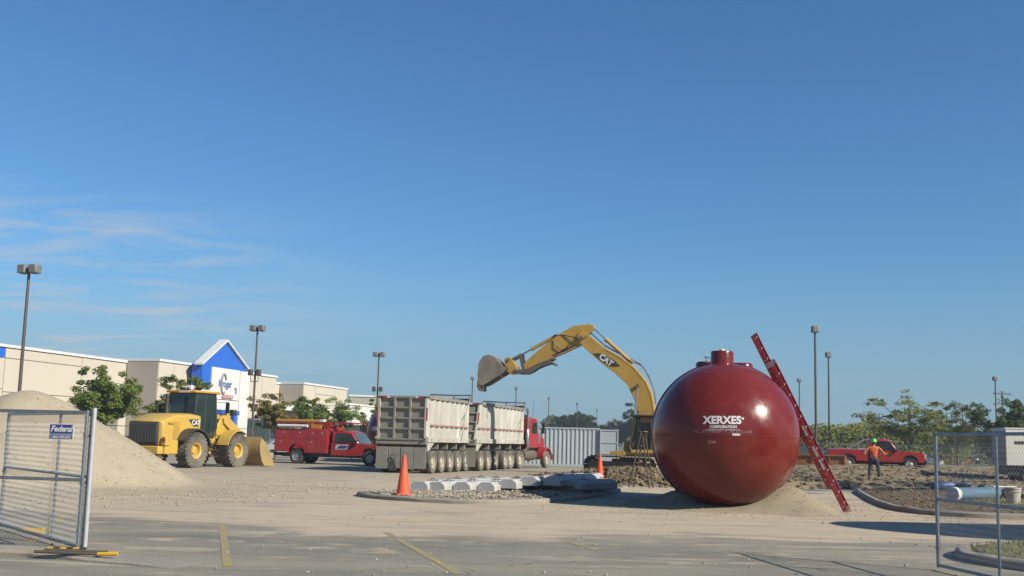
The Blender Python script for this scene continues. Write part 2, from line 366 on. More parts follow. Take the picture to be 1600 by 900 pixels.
    hh = M('ADD', NZ(P, 30, 5, .7), M('MULTIPLY', NZ(P, 2.5, 6, .6), .9)); hh = M('SUBTRACT', hh, crack); l.new(hh, bp.inputs['Height']); l.new(bp.outputs[0], b.inputs['Normal'])
    return m
GM = ground_material()
mb = MB(); 
xs = [-3000, -400, -80, -30, 0, 30, 80, 400, 3000]; ys = [-200, -20, 0, 10, 20, 30, 45, 60, 90, 160, 400, 4000]
mb.v = [(x, y, 0) for y in ys for x in xs]; mb.f = [(j*9+i, j*9+i+1, j*9+i+10, j*9+i+9) for j in range(len(ys)-1) for i in range(8)]
structure(mb.build('parking_lot', GM, raw=True))
# far verge: grass beyond the lot
mb = MB(); mb.add([(20, 92, .004), (400, 92, .004), (600, 3000, .004), (-200, 3000, .004), (-10, 150, .004)], [(0, 1, 2, 3, 4)]); structure(mb.build('far_verge', GRASS, raw=True))
PAINT = mat('worn_yellow_paint', (.50, .36, .09), (.36, .33, .25), .85, scale=4, lo=.40, hi=.56, fine=.65, detail=10)
def line(a, b, w=.11):
    a = Vector((*a, 0)); b = Vector((*b, 0)); d = (b-a).normalized(); nrm = Vector((-d.y, d.x, 0))*w/2; mb = MB(); rnd = random.Random(int(a.x*99)); N = 14
    L = (b-a).length; k = 0
    prev = None
    for i in range(N+1):
        p = a+d*L*i/N; l_ = p+nrm*(1+rnd.uniform(-.12, .12)); r_ = p-nrm*(1+rnd.uniform(-.12, .12)); mb.v += [(l_.x, l_.y, .004), (r_.x, r_.y, .004)]
        if i and not (rnd.random() < .04): o = 2*i; mb.f.append((o-2, o-1, o+1, o))
    structure(mb.build('parking_line', PAINT, raw=True))
line((-4.93, 18.6), (-3.31, 12.87)); line((-2.0, 18.0), (-.55, 12.7)); line((1.01, 17.1), (1.36, 15.9)); line((-8.36, 20.4), (-6.3, 14.0))

def kerb(pts, w=.16, h=.14, name='kerb', m=CONCG, close=False, fade=0):
    """kerb ring swept along points; left side of the path is the road side"""
    mb = MB(); n = len(pts); prof = [(0, -.05), (0.0, h-.04), (.035, h-.004), (.06, h), (w, h), (w, -.05)]
    P = [Vector((*p, 0)) for p in pts]
    for i in range(n):
        a = P[i-1] if (i or close) else P[i]; b = P[(i+1) % n] if (i < n-1 or close) else P[i]
        d = (b-a).normalized(); nr = Vector((d.y, -d.x, 0))
        jz = .018*fbm(P[i].x, P[i].y, 1.7, 3, 4)
        for t, z in prof: q = P[i]+nr*(t+jz*.8); mb.v.append((q.x, q.y, (z+(jz if z > 0 else 0))*(min(1, .02+i/fade) if fade and z > 0 else 1)))
    k = len(prof)
    for i in range(n if close else n-1):
        j = (i+1) % n; mb.f += [(i*k+t, j*k+t, j*k+t+1, i*k+t+1) for t in range(k-1)]
    if not close: mb.f += [tuple(range(k)), tuple(range((n-1)*k, n*k))]
    return structure(mb.build(name, m, angle=40))
def smoothpath(pts, k=5):
    out = []; n = len(pts); k = max(k, 9)
    for i in range(n-1):
        p0 = pts[max(i-1, 0)]; p1 = pts[i]; p2 = pts[i+1]; p3 = pts[min(i+2, n-1)]
        for j in range(k):
            t = j/k; out.append(tuple(.5*((2*p1[q])+(-p0[q]+p2[q])*t+(2*p0[q]-5*p1[q]+4*p2[q]-p3[q])*t*t+(-p0[q]+3*p1[q]-3*p2[q]+p3[q])*t**3) for q in (0, 1)))
    out.append(pts[-1]); return out
ISL = smoothpath([(4.3, 38.0), (3.3, 33.5), (2.0, 29.7), (.7, 27.4), (-.81, 26.5), (-2.78, 27.2), (-3.85, 28.4), (-4.1, 29.4), (-3.7, 30.4), (-2.3, 31.6)])
kerb(ISL, h=.115)
BED = smoothpath([(22, 27.6), (15, 25.9), (12.4, 25.8), (10.9, 26.3), (10.25, 28), (10.7, 31), (11.8, 35.5), (13.1, 40.2), (14.2, 42.0), (17, 43.2)])
kerb(BED)
GIS = smoothpath([(11, 10.6), (9, 12.1), (7.6, 13.6), (6.75, 15.0), (6.7, 16.0), (7.3, 17.1), (8.7, 18.0), (12, 18.6)])
kerb(GIS, w=.2)
kerb(smoothpath([(-40, 15.2), (-14, 14.1), (-7, 13.45), (-5.7, 13.2), (-5.1, 13.0), (-4.5, 12.8), (-3.9, 12.55)][::-1]), w=.6, h=.08, name='pavement_edge', m=CONCG, fade=26)
def noisy(a, s, seed): return lambda x, y: a*fbm(x, y, s, 5, seed)
ipoly = ISL+[(-2, 36), (3.4, 40)]
def isl_h(x, y):
    d = pdist(ipoly, x, y); return -.1 if d < .1 else .09+.05*sstep(.1, .8, d)+.05*fbm(x, y, 1.5, 4, 3)
structure(field('gravel_island_ground', -4.5, 5, 26, 40.5, .2, isl_h, mat('island_soil', (.27, .22, .15), (.16, .13, .09), .95, scale=1.2, bump=.6, fine=.5, dust=(.45, .4, .3), dustamt=.6)))
bpoly = BED+[(30, 44), (30, 29)]
def bed_h(x, y):
    d = pdist(bpoly, x, y); return -.1 if d < .1 else .10+.10*sstep(0, 3.5, d)+.05*fbm(x, y, 2., 4, 9)
structure(field('mulch_bed', 10, 26, 25.5, 44.5, .22, bed_h, MULCH))
gpoly = GIS+[(16, 18), (16, 9)]
def gis_h(x, y):
    d = pdist(gpoly, x, y); return -.1 if d < .14 else .12+.10*sstep(0, 1.5, d)+.02*fbm(x, y, 2., 4, 2)
structure(field('grass_island', 6.4, 14, 10.5, 18.8, .2, gis_h, GRASS))
LAWN = [(12.6, 28.8), (17, 27.6), (26, 29), (26, 38), (15.5, 36)]
def lawn_h(x, y):
    d = pdist(LAWN, x, y)+.5*fbm(x, y, .8, 3, 1); return -.1 if d < 0 else bed_h(x, y)+.02
structure(field('lawn_strip', 11, 26, 26, 40, .2, lawn_h, GRASS))
DP = [(1.5, 44), (3.5, 43), (4.4, 41), (8, 40), (9.2, 42), (14, 43), (20, 44.6), (27, 45.5), (40, 52), (40, 73), (18, 73), (9, 66), (6.5, 56), (3.8, 51), (1.5, 52)]
def dirt_h(x, y):
    if not (.5 < x < 43 and 38 < y < 76): return -.12
    d = pdist(DP, x, y)+1.1*fbm(x, y, .5, 4, 5)
    if d < -.3: return -.12
    h = .26*sstep(-.3, 1.6, d)-.06
    h += .13*sstep(0, 1.5, d)*max(0, fbm(x, y, .35, 5, 8)+.35)+.10*sstep(0, 1, d)*fbm(x, y, 1.6, 5, 4)
    h += .25*math.exp(-((x-22.5)**2/16+(y-56.5)**2/4))+.36*math.exp(-((x-5.3)**2/7+(y-43.6)**2/3.))*(.75+.5*fbm(x, y, .8, 4, 3))+.40*sstep(57, 64, y)*sstep(14, 19, x)+.14*math.exp(-((x-12)**2/12+(y-47)**2/6))+.28*math.exp(-((x-17.8)**2/3+(y-58)**2/3))
    return h
structure(field('dug_earth_bank', .5, 43, 38, 76, .26, dirt_h, DIRT))
# big sand and gravel pile on the left
def pile_h(x, y):
    a = 3.25-.64*math.hypot(x+17.2, (y-31.5)*.95); b2 = 3.0-.60*math.hypot(x+14.0, y-31.0); c = 2.6-.5*math.hypot(x+21, y-29.5)
    h = max(a, b2, c); h = h if h < 2.3 else 2.3+.62*(1-math.exp(-(h-2.3)/.62)); h = h if h > .16 else max(.16*math.exp((h-.16)*2.2), 0)-.01
    d = 1.0-sstep(9.0, 11.5, math.hypot((x+17)*.82, (y-30)*1.0))
    h = max(h*1.0, -.1)+(.07*fbm(x, y, .6, 6, 6)+.05*fbm(math.atan2(y-31, x+16)*9, math.hypot(x+16, y-31)*.35, 1., 4, 2))*min(1, max(h, 0)*2+.3)-.06*(1-d)
    return h if d > 0.02 else -.1
o = field('sand_pile', -30, -4.5, 20, 43, .2, pile_h, SAND)
tag(o, 'tall tan heap of sand and fine gravel behind the left chain link gate', 'sand pile')
# sand banked up against the tank
def berm_h(x, y):
    ax, ay = math.sin(R(9)), math.cos(R(9)); rx, ry = x-5.5, y-27.0; t = rx*ax+ry*ay; s_ = rx*ay-ry*ax
    d = math.hypot(s_, min(t, 0)) if t < 5 else math.hypot(s_, t-5)
    h = (.40 if t > .3 else .40*max(0, (t+1.0)/1.3)*.6+.09)*math.exp(-((d-.75)/.85)**2)
    if s_ > 0: h += .52*math.exp(-((s_-1.75)/.8)**2-((t-.5)/1.5)**2)
    if s_ < 0: h += .10*math.exp(-((s_+1.9)/.8)**2-((t-1.5)/2.)**2)
    return h-.045+.04*fbm(x, y, 1.4, 5, 7)
o = field('sand_bedding', .5, 12.5, 23.5, 39, .16, berm_h, mat('bedding_sand', (.42, .35, .245), (.34, .28, .19), .95, scale=1.2, bump=.5, bscale=22, fine=.35))
tag(o, 'low bank of sand heaped around the foot of the big red tank', 'sand bank')
def scatter(name, N, pick, hfn, r0, r1, m, label, cat, seed=1, flat=.7):
    rnd = random.Random(seed); mb = MB()
    base = [(1, 0, 0), (-1, 0, 0), (0, 1, 0), (0, -1, 0), (0, 0, 1), (0, 0, -1)]; fs = [(0, 2, 4), (2, 1, 4), (1, 3, 4), (3, 0, 4), (2, 0, 5), (1, 2, 5), (3, 1, 5), (0, 3, 5)]
    for i in range(N):
        q = pick(rnd)
        if q is None: continue
        x, y = q; z = hfn(x, y)
        if z < -.03: continue
        r = r0+(r1-r0)*rnd.random()**3; rot = Matrix.Rotation(rnd.uniform(0, 6.3), 3, 'Z') @ Matrix.Rotation(rnd.uniform(-.6, .6), 3, 'X')
        vs = []
        for b_ in base:
            p = rot @ (Vector(b_)*r*rnd.uniform(.7, 1.25)); vs.append((x+p.x, y+p.y, z+p.z*flat+r*.25))
        mb.add(vs, fs)
    o = mb.build(name, m, raw=True); return tag(o, label, cat, kind='stuff')
def inpoly(poly, x0, x1, y0, y1, margin=.15):
    def f(r):
        x, y = r.uniform(x0, x1), r.uniform(y0, y1); return (x, y) if pdist(poly, x, y) > margin else None
    return f
CLOD = mat('clod', (.23, .17, .095), (.11, .08, .045), .95, scale=2, dust=(.36, .29, .18), dustamt=.3)
scatter('crushed_stone', 5200, inpoly(ipoly, -4.2, 3, 26.6, 31.5), isl_h, .018, .06, STONE, 'pale crushed stones spread over the kerbed island before the concrete blocks', 'gravel', 3)
scatter('earth_clods', 1500, inpoly(ipoly, -1, 4.5, 28, 38), isl_h, .02, .10, DIRT, 'dark earth clods beside the blocks in the shade of the tank', 'soil', 4)
scatter('dirt_clods', 9000, inpoly(DP, 1, 33, 39.5, 63, -.6), lambda x, y: max(dirt_h(x, y), 0), .02, .13, CLOD, 'brown clods strewn over the dug earth bank', 'soil', 5)
scatter('berm_clods', 7000, lambda q_: (q_.gauss(5.4, 2.2), q_.gauss(43.6, 1.5)), lambda x, y: dirt_h(x, y), .02, .16, CLOD, 'dark brown lumps on the earth bank between the blocks and the excavator', 'soil', 15)
scatter('mulch_chips', 6000, inpoly(bpoly, 10.3, 21, 26, 44), bed_h, .015, .07, mat('mulch_chip', (.13, .09, .05), (.30, .22, .14), .9, scale=3), 'dark wood chips covering the kerbed planting bed', 'mulch', 6, .5)
scatter('pile_gravel', 5000, lambda r: (lambda a, d: (-16.5+d*math.cos(a), 31+d*math.sin(a)))(r.uniform(-3.2, .7), 3+9*r.random()**.7), lambda x, y: max(pile_h(x, y), 0), .008, .05, SAND, 'loose gravel and lumps around the foot of the big sand pile', 'gravel', 9)
def lotpick(r):
    x, y = r.uniform(-12, 12), 11+30*r.random()**1.3
    return (x, y) if fbm(x, y, .3, 4, 2)+r.uniform(-.3, .5) > .0 else None
scatter('loose_pebbles', 2600, lotpick, lambda x, y: 0, .006, .035, STONE, 'small pebbles and crumbs scattered on the worn car park', 'pebbles', 7)
scatter('bank_grit', 3000, lambda r: (r.uniform(1, 11), r.uniform(24, 33)), lambda x, y: max(berm_h(x, y), 0), .006, .03, mat('grit', (.52, .45, .33), (.3, .25, .18), .9, scale=5), 'grit lying on the sand around the tank', 'grit', 8)
def blades(name, N, pick, hfn, h0, h1, label, seed):
    rnd = random.Random(seed); mb = MB()
    for i in range(N):
        q = pick(rnd)
        if q is None: continue
        x, y = q; z = hfn(x, y)
        if z < 0 and hfn is not dirt_h: continue
        h = rnd.uniform(h0, h1); a = rnd.uniform(0, 6.3); w = .012; lx, ly = rnd.uniform(-.5, .5)*h, rnd.uniform(-.5, .5)*h
        mb.add([(x-w*math.cos(a), y-w*math.sin(a), z-.02), (x+w*math.cos(a), y+w*math.sin(a), z-.02), (x+lx, y+ly, z+h)], [(0, 1, 2)])
    tag(mb.build(name, BLADE, raw=True), label, 'grass', kind='stuff')
blades('grass', 9000, inpoly(gpoly, 6.5, 14, 10.5, 18.6, .2), gis_h, .03, .09, 'short half dry grass on the small kerbed island behind the right gate', 3)
blades('verge_grass', 9000, inpoly(LAWN, 12, 24, 27.5, 38), lawn_h, .05, .14, 'dry grass around the blue pipe and bucket', 4)

# ------------------------------------------------------------ main tank
AX = Vector((math.sin(R(9)), math.cos(R(9)), 0)); TR = 1.83
def tank(loc, rz, label, L=4.8, front=True):
    """axis along local +Y, dome centre at the origin, height TR"""
    t = thing('storage_tank', label, 'tank', loc, rz, 'dark red underground storage tanks')
    prof = [(TR*math.sin(a), -TR*math.cos(a)) for a in [math.pi/2*i/24 for i in range(25)]]
    prof[0] = (0.0005, -TR)
    body = list(prof)
    y = .25
    while y < L-.3:
        body += [(TR, y), (TR+.005, y+.02), (TR+.06, y+.07), (TR+.06, y+.15), (TR+.005, y+.20), (TR, y+.22)]; y += .42
    body += [(TR*math.cos(a), L+TR*math.sin(a)) for a in [math.pi/2*i/12 for i in range(13)]][:-1]+[(.0005, L+TR)]
    MB().lathe(body, 96, 'y', (0, 0, TR)).build('shell', TANK, t, angle=50)
    mb = MB()   # raised lay-up seam round the dome at half height
    for sgn in (-1, 1):
        pts = [(sgn*(TR+.002)*math.sin(a), -(TR+.002)*math.cos(a), TR-.04) for a in [math.pi/2*i/20 for i in range(21)]]
        mb.path(pts, .009, 5)
    mb.build('seam', TANK, t)
    nk = MB(); nz = 2*TR
    nk.lathe([(.30, nz-.35), (.29, nz+.30), (.275, nz+.335), (.0005, nz+.345)], 32, 'z', (-.07, .35, 0))
    nk.lathe([(.33, nz-.35), (.33, nz-.02), (.30, nz+.02)], 32, 'z', (-.07, .35, 0)); nk.build('manway', TANK, t, angle=40)
    MB().lathe([(.07, nz+.34), (.07, nz+.385), (.04, nz+.40), (.0005, nz+.405)], 14, 'z', (-.07, .35, 0)).build('cap', WHT, t)
    for (px, py) in ((-.42, 1.6), (.52, 1.9)):
        f = MB(); f.lathe([(.30, nz-.3), (.30, nz+.10), (.26, nz+.15), (.0005, nz+.16)], 24, 'z', (px, py, 0)); f.build('fitting', TANK, t, angle=40)
    f = MB(); f.tube((-.44, 1.3, nz+.1), (-.46, 1.3, nz+.27), .012); f.tube((-.46, 1.3, nz+.27), (-.34, 1.3, nz+.24), .012); f.tube((-.46, 1.3, nz+.24), (-.52, 1.3, nz+.30), .01); f.build('vent_hook', BLK, t)
    return t
T = tank((5.50, 27.0, .03), -R(9), 'huge dark red XERXES tank with domed end resting on the sand bank')
def on_dome(cx, cz, rot=0., lift=.006):
    """writes flat x,z onto the dome; cx, cz offset in the tank's cross-section"""
    c, s = math.cos(rot), math.sin(rot)
    def f(x, y):
        X = cx+x*c-y*s; Z = cz+x*s+y*c; r = TR+lift; q = r*r-X*X-Z*Z; return (X, -math.sqrt(max(q, 0)), TR+Z)
    return f
TXT = mat('tank_lettering', (.80, .80, .78), (.72, .72, .70), .5, scale=5)
TXF = mat('stencil_faint', (.42, .30, .28), (.30, .14, .13), .6, scale=30, lo=.45, hi=.55)
def subd_text(s, size, m, fn, **k):
    return lettering(s, size, m, T, fn, **k)
subd_text('XERXES', .255, TXT, on_dome(-.15, .33, R(1)), fat=.009, space=1.0)
subd_text('o', .09, TXT, on_dome(.33, .39), fat=.006)
subd_text('CORPORATION', .088, TXT, on_dome(-.13, .175, R(1)), fat=.003)
subd_text('a subsidiary of ZCL Composites Inc.', .055, TXT, on_dome(-.13, .11, R(1)))
subd_text('No. 87700089', .10, TXF, on_dome(-.50, .06, R(1)), space=1.1)
subd_text('T-70-512-640', .10, TXF, on_dome(.22, .06, R(2)), space=1.15)
subd_text('DW', .11, TXF, on_dome(-.39, -.20), fat=.003)
mb = MB(); f = on_dome(.17, -.0, 0, .004); mb.add([f(x, y) for y in (-.025, .025) for x in (-.09, -.03, .03, .09)], [(0, 1, 5, 4), (1, 2, 6, 5), (2, 3, 7, 6)]); mb.build('label_plate', STK, T, raw=True)
mb = MB(); mt = mat('dark_stencil', (.09, .012, .011), (.13, .018, .015), .5, scale=20)
for dz, w in ((-.17, .11), (-.215, .15), (-.255, .08)):
    f = on_dome(.22, dz, 0, .004); mb.add([f(x, y) for y in (-.013, .013) for x in (-w, -w/3, w/3, w)], [(0, 1, 5, 4), (1, 2, 6, 5), (2, 3, 7, 6)])
mb.build('stencil_stamp', mt, T, raw=True)

tank((-7.35, 68.5, .0), -R(-4), 'dark red tank half hidden behind the rearmost dump trailer', 8.)
T2 = bpy.context.scene.objects[-1]
# second one also says XERXES
tk2 = [o for o in bpy.data.objects if o.name == 'storage_tank.001'][0]
lettering('XERXES', .30, TXT, tk2, on_dome(-.9, .33), fat=.017)

# ------------------------------------------------------------ extension ladder leaning on the tank
LRD = mat('ladder_red', (.52, .013, .03), (.40, .010, .022), .35, scale=3, coat=.3, dust=(.4, .15, .12), dustamt=.2)
foot = Vector((8.66, 27.25, .0)); top = Vector((6.33, 27.05, 4.50)); ax = (top-foot).normalized(); LL = (top-foot).length
wdir = Vector((math.sin(R(27)), math.cos(R(27)), 0)); wdir = (wdir-ax*wdir.dot(ax)).normalized(); nn = ax.cross(wdir).normalized()
LM = Matrix((ax, wdir, nn)).transposed().to_4x4()      # local x along, y across, z normal
lad = thing('extension_ladder', 'red fibreglass extension ladder leaning against the right side of the tank', 'ladder', foot)
lad.matrix_world = Matrix.Translation(foot) @ LM
for (nm, x0, x1, zoff, w) in (('base_section', 0., 4.25, 0., .46), ('fly_section', .78, LL, .10, .40)):
    for s in (-1, 1):
        m_ = MB(); y = s*w/2; m_.box(x0, x1, y-.012, y+.012, zoff-.058, zoff+.058)
        m_.box(x0, x1, y-.012-(.02 if s > 0 else 0), y+.012+(.02 if s < 0 else 0), zoff+.05, zoff+.058); m_.box(x0, x1, y-.012-(.02 if s > 0 else 0), y+.012+(.02 if s < 0 else 0), zoff-.058, zoff-.05)
        m_.build('side_rail', LRD, lad)
    x = x0+.22
    while x < x1-.1:
        m_ = MB(); m_.tube((x, -w/2-.02, zoff), (x, w/2+.02, zoff), .022, 8); m_.build('rung', ALU, lad); x += .305
for s in (-1, 1):
    m_ = MB(); m_.box(-.06, .10, s*.23-.03, s*.23+.03, -.05, .05); m_.box(-.07, -.05, s*.23-.04, s*.23+.05, -.08, .08); m_.build('foot', ALU, lad)
m_ = MB()
for x in (1.25, 1.62, 2.2): m_.box(x, x+.28, -.2465, -.2435, -.03, .03)
m_.build('warning_sticker', STK, lad)
m_ = MB(); m_.box(2.12, 2.32, -.2165, -.2135, .05, .10); m_.build('blue_sticker', mat('sticker_blue', (.1, .15, .5), rough=.5), lad)
m_ = MB(); m_.box(4.15, 4.28, -.25, -.19, -.05, .14); m_.box(4.15, 4.28, .19, .25, -.05, .14); m_.build('rail_guide', ALU, lad)

# ------------------------------------------------------------ cones
def cone(loc, h, label, s=1.):
    t = thing('traffic_cone', label, 'traffic cone', loc, random.uniform(0, 1), 'orange traffic cones')
    MB().lathe([(.155*h/.9, .03), (.15*h/.9, .10), (.045*h/.9, h*.93), (.04*h/.9, h), (.02, h+.005), (.0005, h+.005)], 28).build('cone_body', ORG, t, angle=40)
    B(t, 'base', ORG, (-.22, .22, -.22, .22, 0, .035), bevel=.012)
    return t
cone((-2.72, 27.9, .12), 1.02, 'tall orange traffic cone on the gravel island beside the first concrete block')
cone((3.52, 40.9, .22), .92, 'orange traffic cone near the earth bank in front of the excavator tracks')

# ------------------------------------------------------------ concrete anchor blocks
def block_mesh(L, w=.53, h=.27, c=.10):
    poly = [(-w/2, 0), (w/2, 0), (w/2, h-c), (w/2-c*1.25, h), (-w/2+c*1.25, h), (-w/2, h-c)]
    return MB().prism(poly, 0, L, 'y')
bm5 = block_mesh(5.6).mesh('slab', CONCL, 30)
eye = MB()
eye.path([(-.06, 0, .26), (-.06, 0, .30), (-.03, 0, .325), (.03, 0, .325), (.06, 0, .30), (.06, 0, .26)], .010); eye.box(-.15, .15, -.06, .06, .268, .282)
eyem = eye.mesh('lifting_eye', BLK)
blk = [(-2.47, 29.9, 20, None), (-2.0, 29.86, 20, None), (-1.3, 30.15, 20, None), (-.62, 30.4, 20, None), (.0, 30.7, 20, .09), (.62, 31.0, 19, .17), (1.27, 31.1, 18, .18)]
names = ['pale concrete anchor block directly behind the near orange cone', 'second pale concrete block from the cone, seen end on', 'third concrete block from the cone with a grey chamfered end', 'fourth concrete block in the row, end split by a dark line', 'fifth concrete block, set back from the first four', 'sixth concrete block whose end stands clear of the soil', 'seventh concrete block at the edge of the tank shadow']
for (x, y, a, _), nm in zip(blk, names):
    t = thing('concrete_block', nm, 'concrete block', (x, y, .13+(_ or 0)), -R(a), 'concrete anchor blocks on the island')
    bb = link('slab', bm5, t, None, .012)
    for q in (.9, 2.8, 4.7):
        e = link('lifting_eye', eyem, t); e.location = (random.uniform(-.03, .03), q, 0)
o = MB().box(-1.4, 1.5, -.09, .09, 0, .19).build('timber_sleeper', WOOD); o.location = (.75, 31.7, .12); o.rotation_euler = (0, 0, R(-6)); tag(o, 'dark timber sleeper propping up the front ends of the blocks nearest the tank', 'timber', 'timber sleepers')
o = MB().box(-1.6, 1.6, -.09, .09, 0, .19).build('timber_sleeper', WOOD); o.location = (1.9, 35.2, .12); o.rotation_euler = (0, 0, R(-6)); tag(o, 'timber sleeper under the far ends of the blocks nearest the tank', 'timber', 'timber sleepers')
t = thing('concrete_block', 'long concrete block lying sideways in the tank shadow, nearest the second cone', 'concrete block', (1.95, 31.5, .22), -R(38), 'concrete anchor blocks on the island')
link('slab', block_mesh(2.0).mesh('slab', CONCL, 30), t, None, .012)
for q in (.5, 1.5): e = link('lifting_eye', eyem, t); e.location = (0, q, 0)

# ------------------------------------------------------------ wheels
_w = {}
def wheel(parent, x, y, r, w, side=1, style='truck', tyre=RUBD, rim=RIMC, z=None, steer=0, dual=False):
    """axle along local Y; side=+1 outer face towards +Y"""
    key = (r, w, style, tyre.name, rim.name, dual)
    if key not in _w:
        rr = {'truck': .56, 'car': .64, 'loader': .47}[style]*r; tw = w*(2.25 if dual else 1)
        a = MB(); o = w/2
        def ring(c):
            a.lathe([(rr, c-o*.86), (rr+.25*(r-rr), c-o), (r*.93, c-o), (r*.985, c-o*.82), (r, c-o*.4), (r, c+o*.4), (r*.985, c+o*.82), (r*.93, c+o), (rr+.25*(r-rr), c+o), (rr, c+o*.86), (rr, c-o*.86)], 36, 'y')
        ring(0)
        if dual: ring(-w*1.15)
        if style == 'loader':
            for i in range(26):
                for s in (-1, 1):
                    M_ = Matrix.Rotation(2*math.pi*(i+.5*(s > 0))/26, 4, 'Y') @ Matrix.Translation((r-.0, s*o*.5, 0)) @ Matrix.Rotation(s*.5, 4, 'X')
                    a.box(-.05, .035, -o*.52, o*.52, -.055, .055, M_)
        else:
            for c in ((-.25, .25) if style == 'truck' else ()):
                a.lathe([(r+.004, c*w-.01), (r+.012, c*w), (r+.004, c*w+.01)], 36, 'y')
        b = MB()
        if style == 'loader':
            b.lathe([(rr, o*.86), (rr*.93, o*.80), (rr*.80, o*.72), (rr*.76, o*.5), (rr*.72, o*.3), (rr*.45, o*.25), (rr*.42, o*.45), (rr*.3, o*.5), (.0005, o*.5)], 32, 'y')
            b.lathe([(rr, -o*.86), (.0005, -o*.5)], 24, 'y')
            for i in range(10):
                an = i*math.pi/5; b.tube((rr*.58*math.cos(an), o*.26, rr*.58*math.sin(an)), (rr*.58*math.cos(an), o*.36, rr*.58*math.sin(an)), .022, 6)
        else:
            k = .25 if style == 'truck' else .7
            b.lathe([(rr*1.01, o*.86), (rr*.93, o*.78), (rr*.86, o*(k)), (rr*.55, o*(k-.1)), (rr*.42, o*(k+.05)), (rr*.36, o*(k+.35)), (.0005, o*(k+.4))], 28, 'y')
            b.lathe([(rr*1.01, -o*.86), (.0005, -o*.6)], 20, 'y')
            for i in range(8 if style == 'truck' else 5):
                an = i*math.pi/(4 if style == 'truck' else 2.5); b.tube((rr*.48*math.cos(an), o*(k-.12), rr*.48*math.sin(an)), (rr*.48*math.cos(an), o*(k+.06), rr*.48*math.sin(an)), .018, 6)
        _w[key] = (a.mesh('wheel', tyre, 30), b.mesh('rim', rim, 35))
    t, rm = _w[key]
    o = link('wheel', t, parent); o.location = (x, y, z if z is not None else r); o.rotation_euler = (0, random.uniform(0, 1), (0 if side > 0 else math.pi)+steer)
    link('rim', rm, o); return o

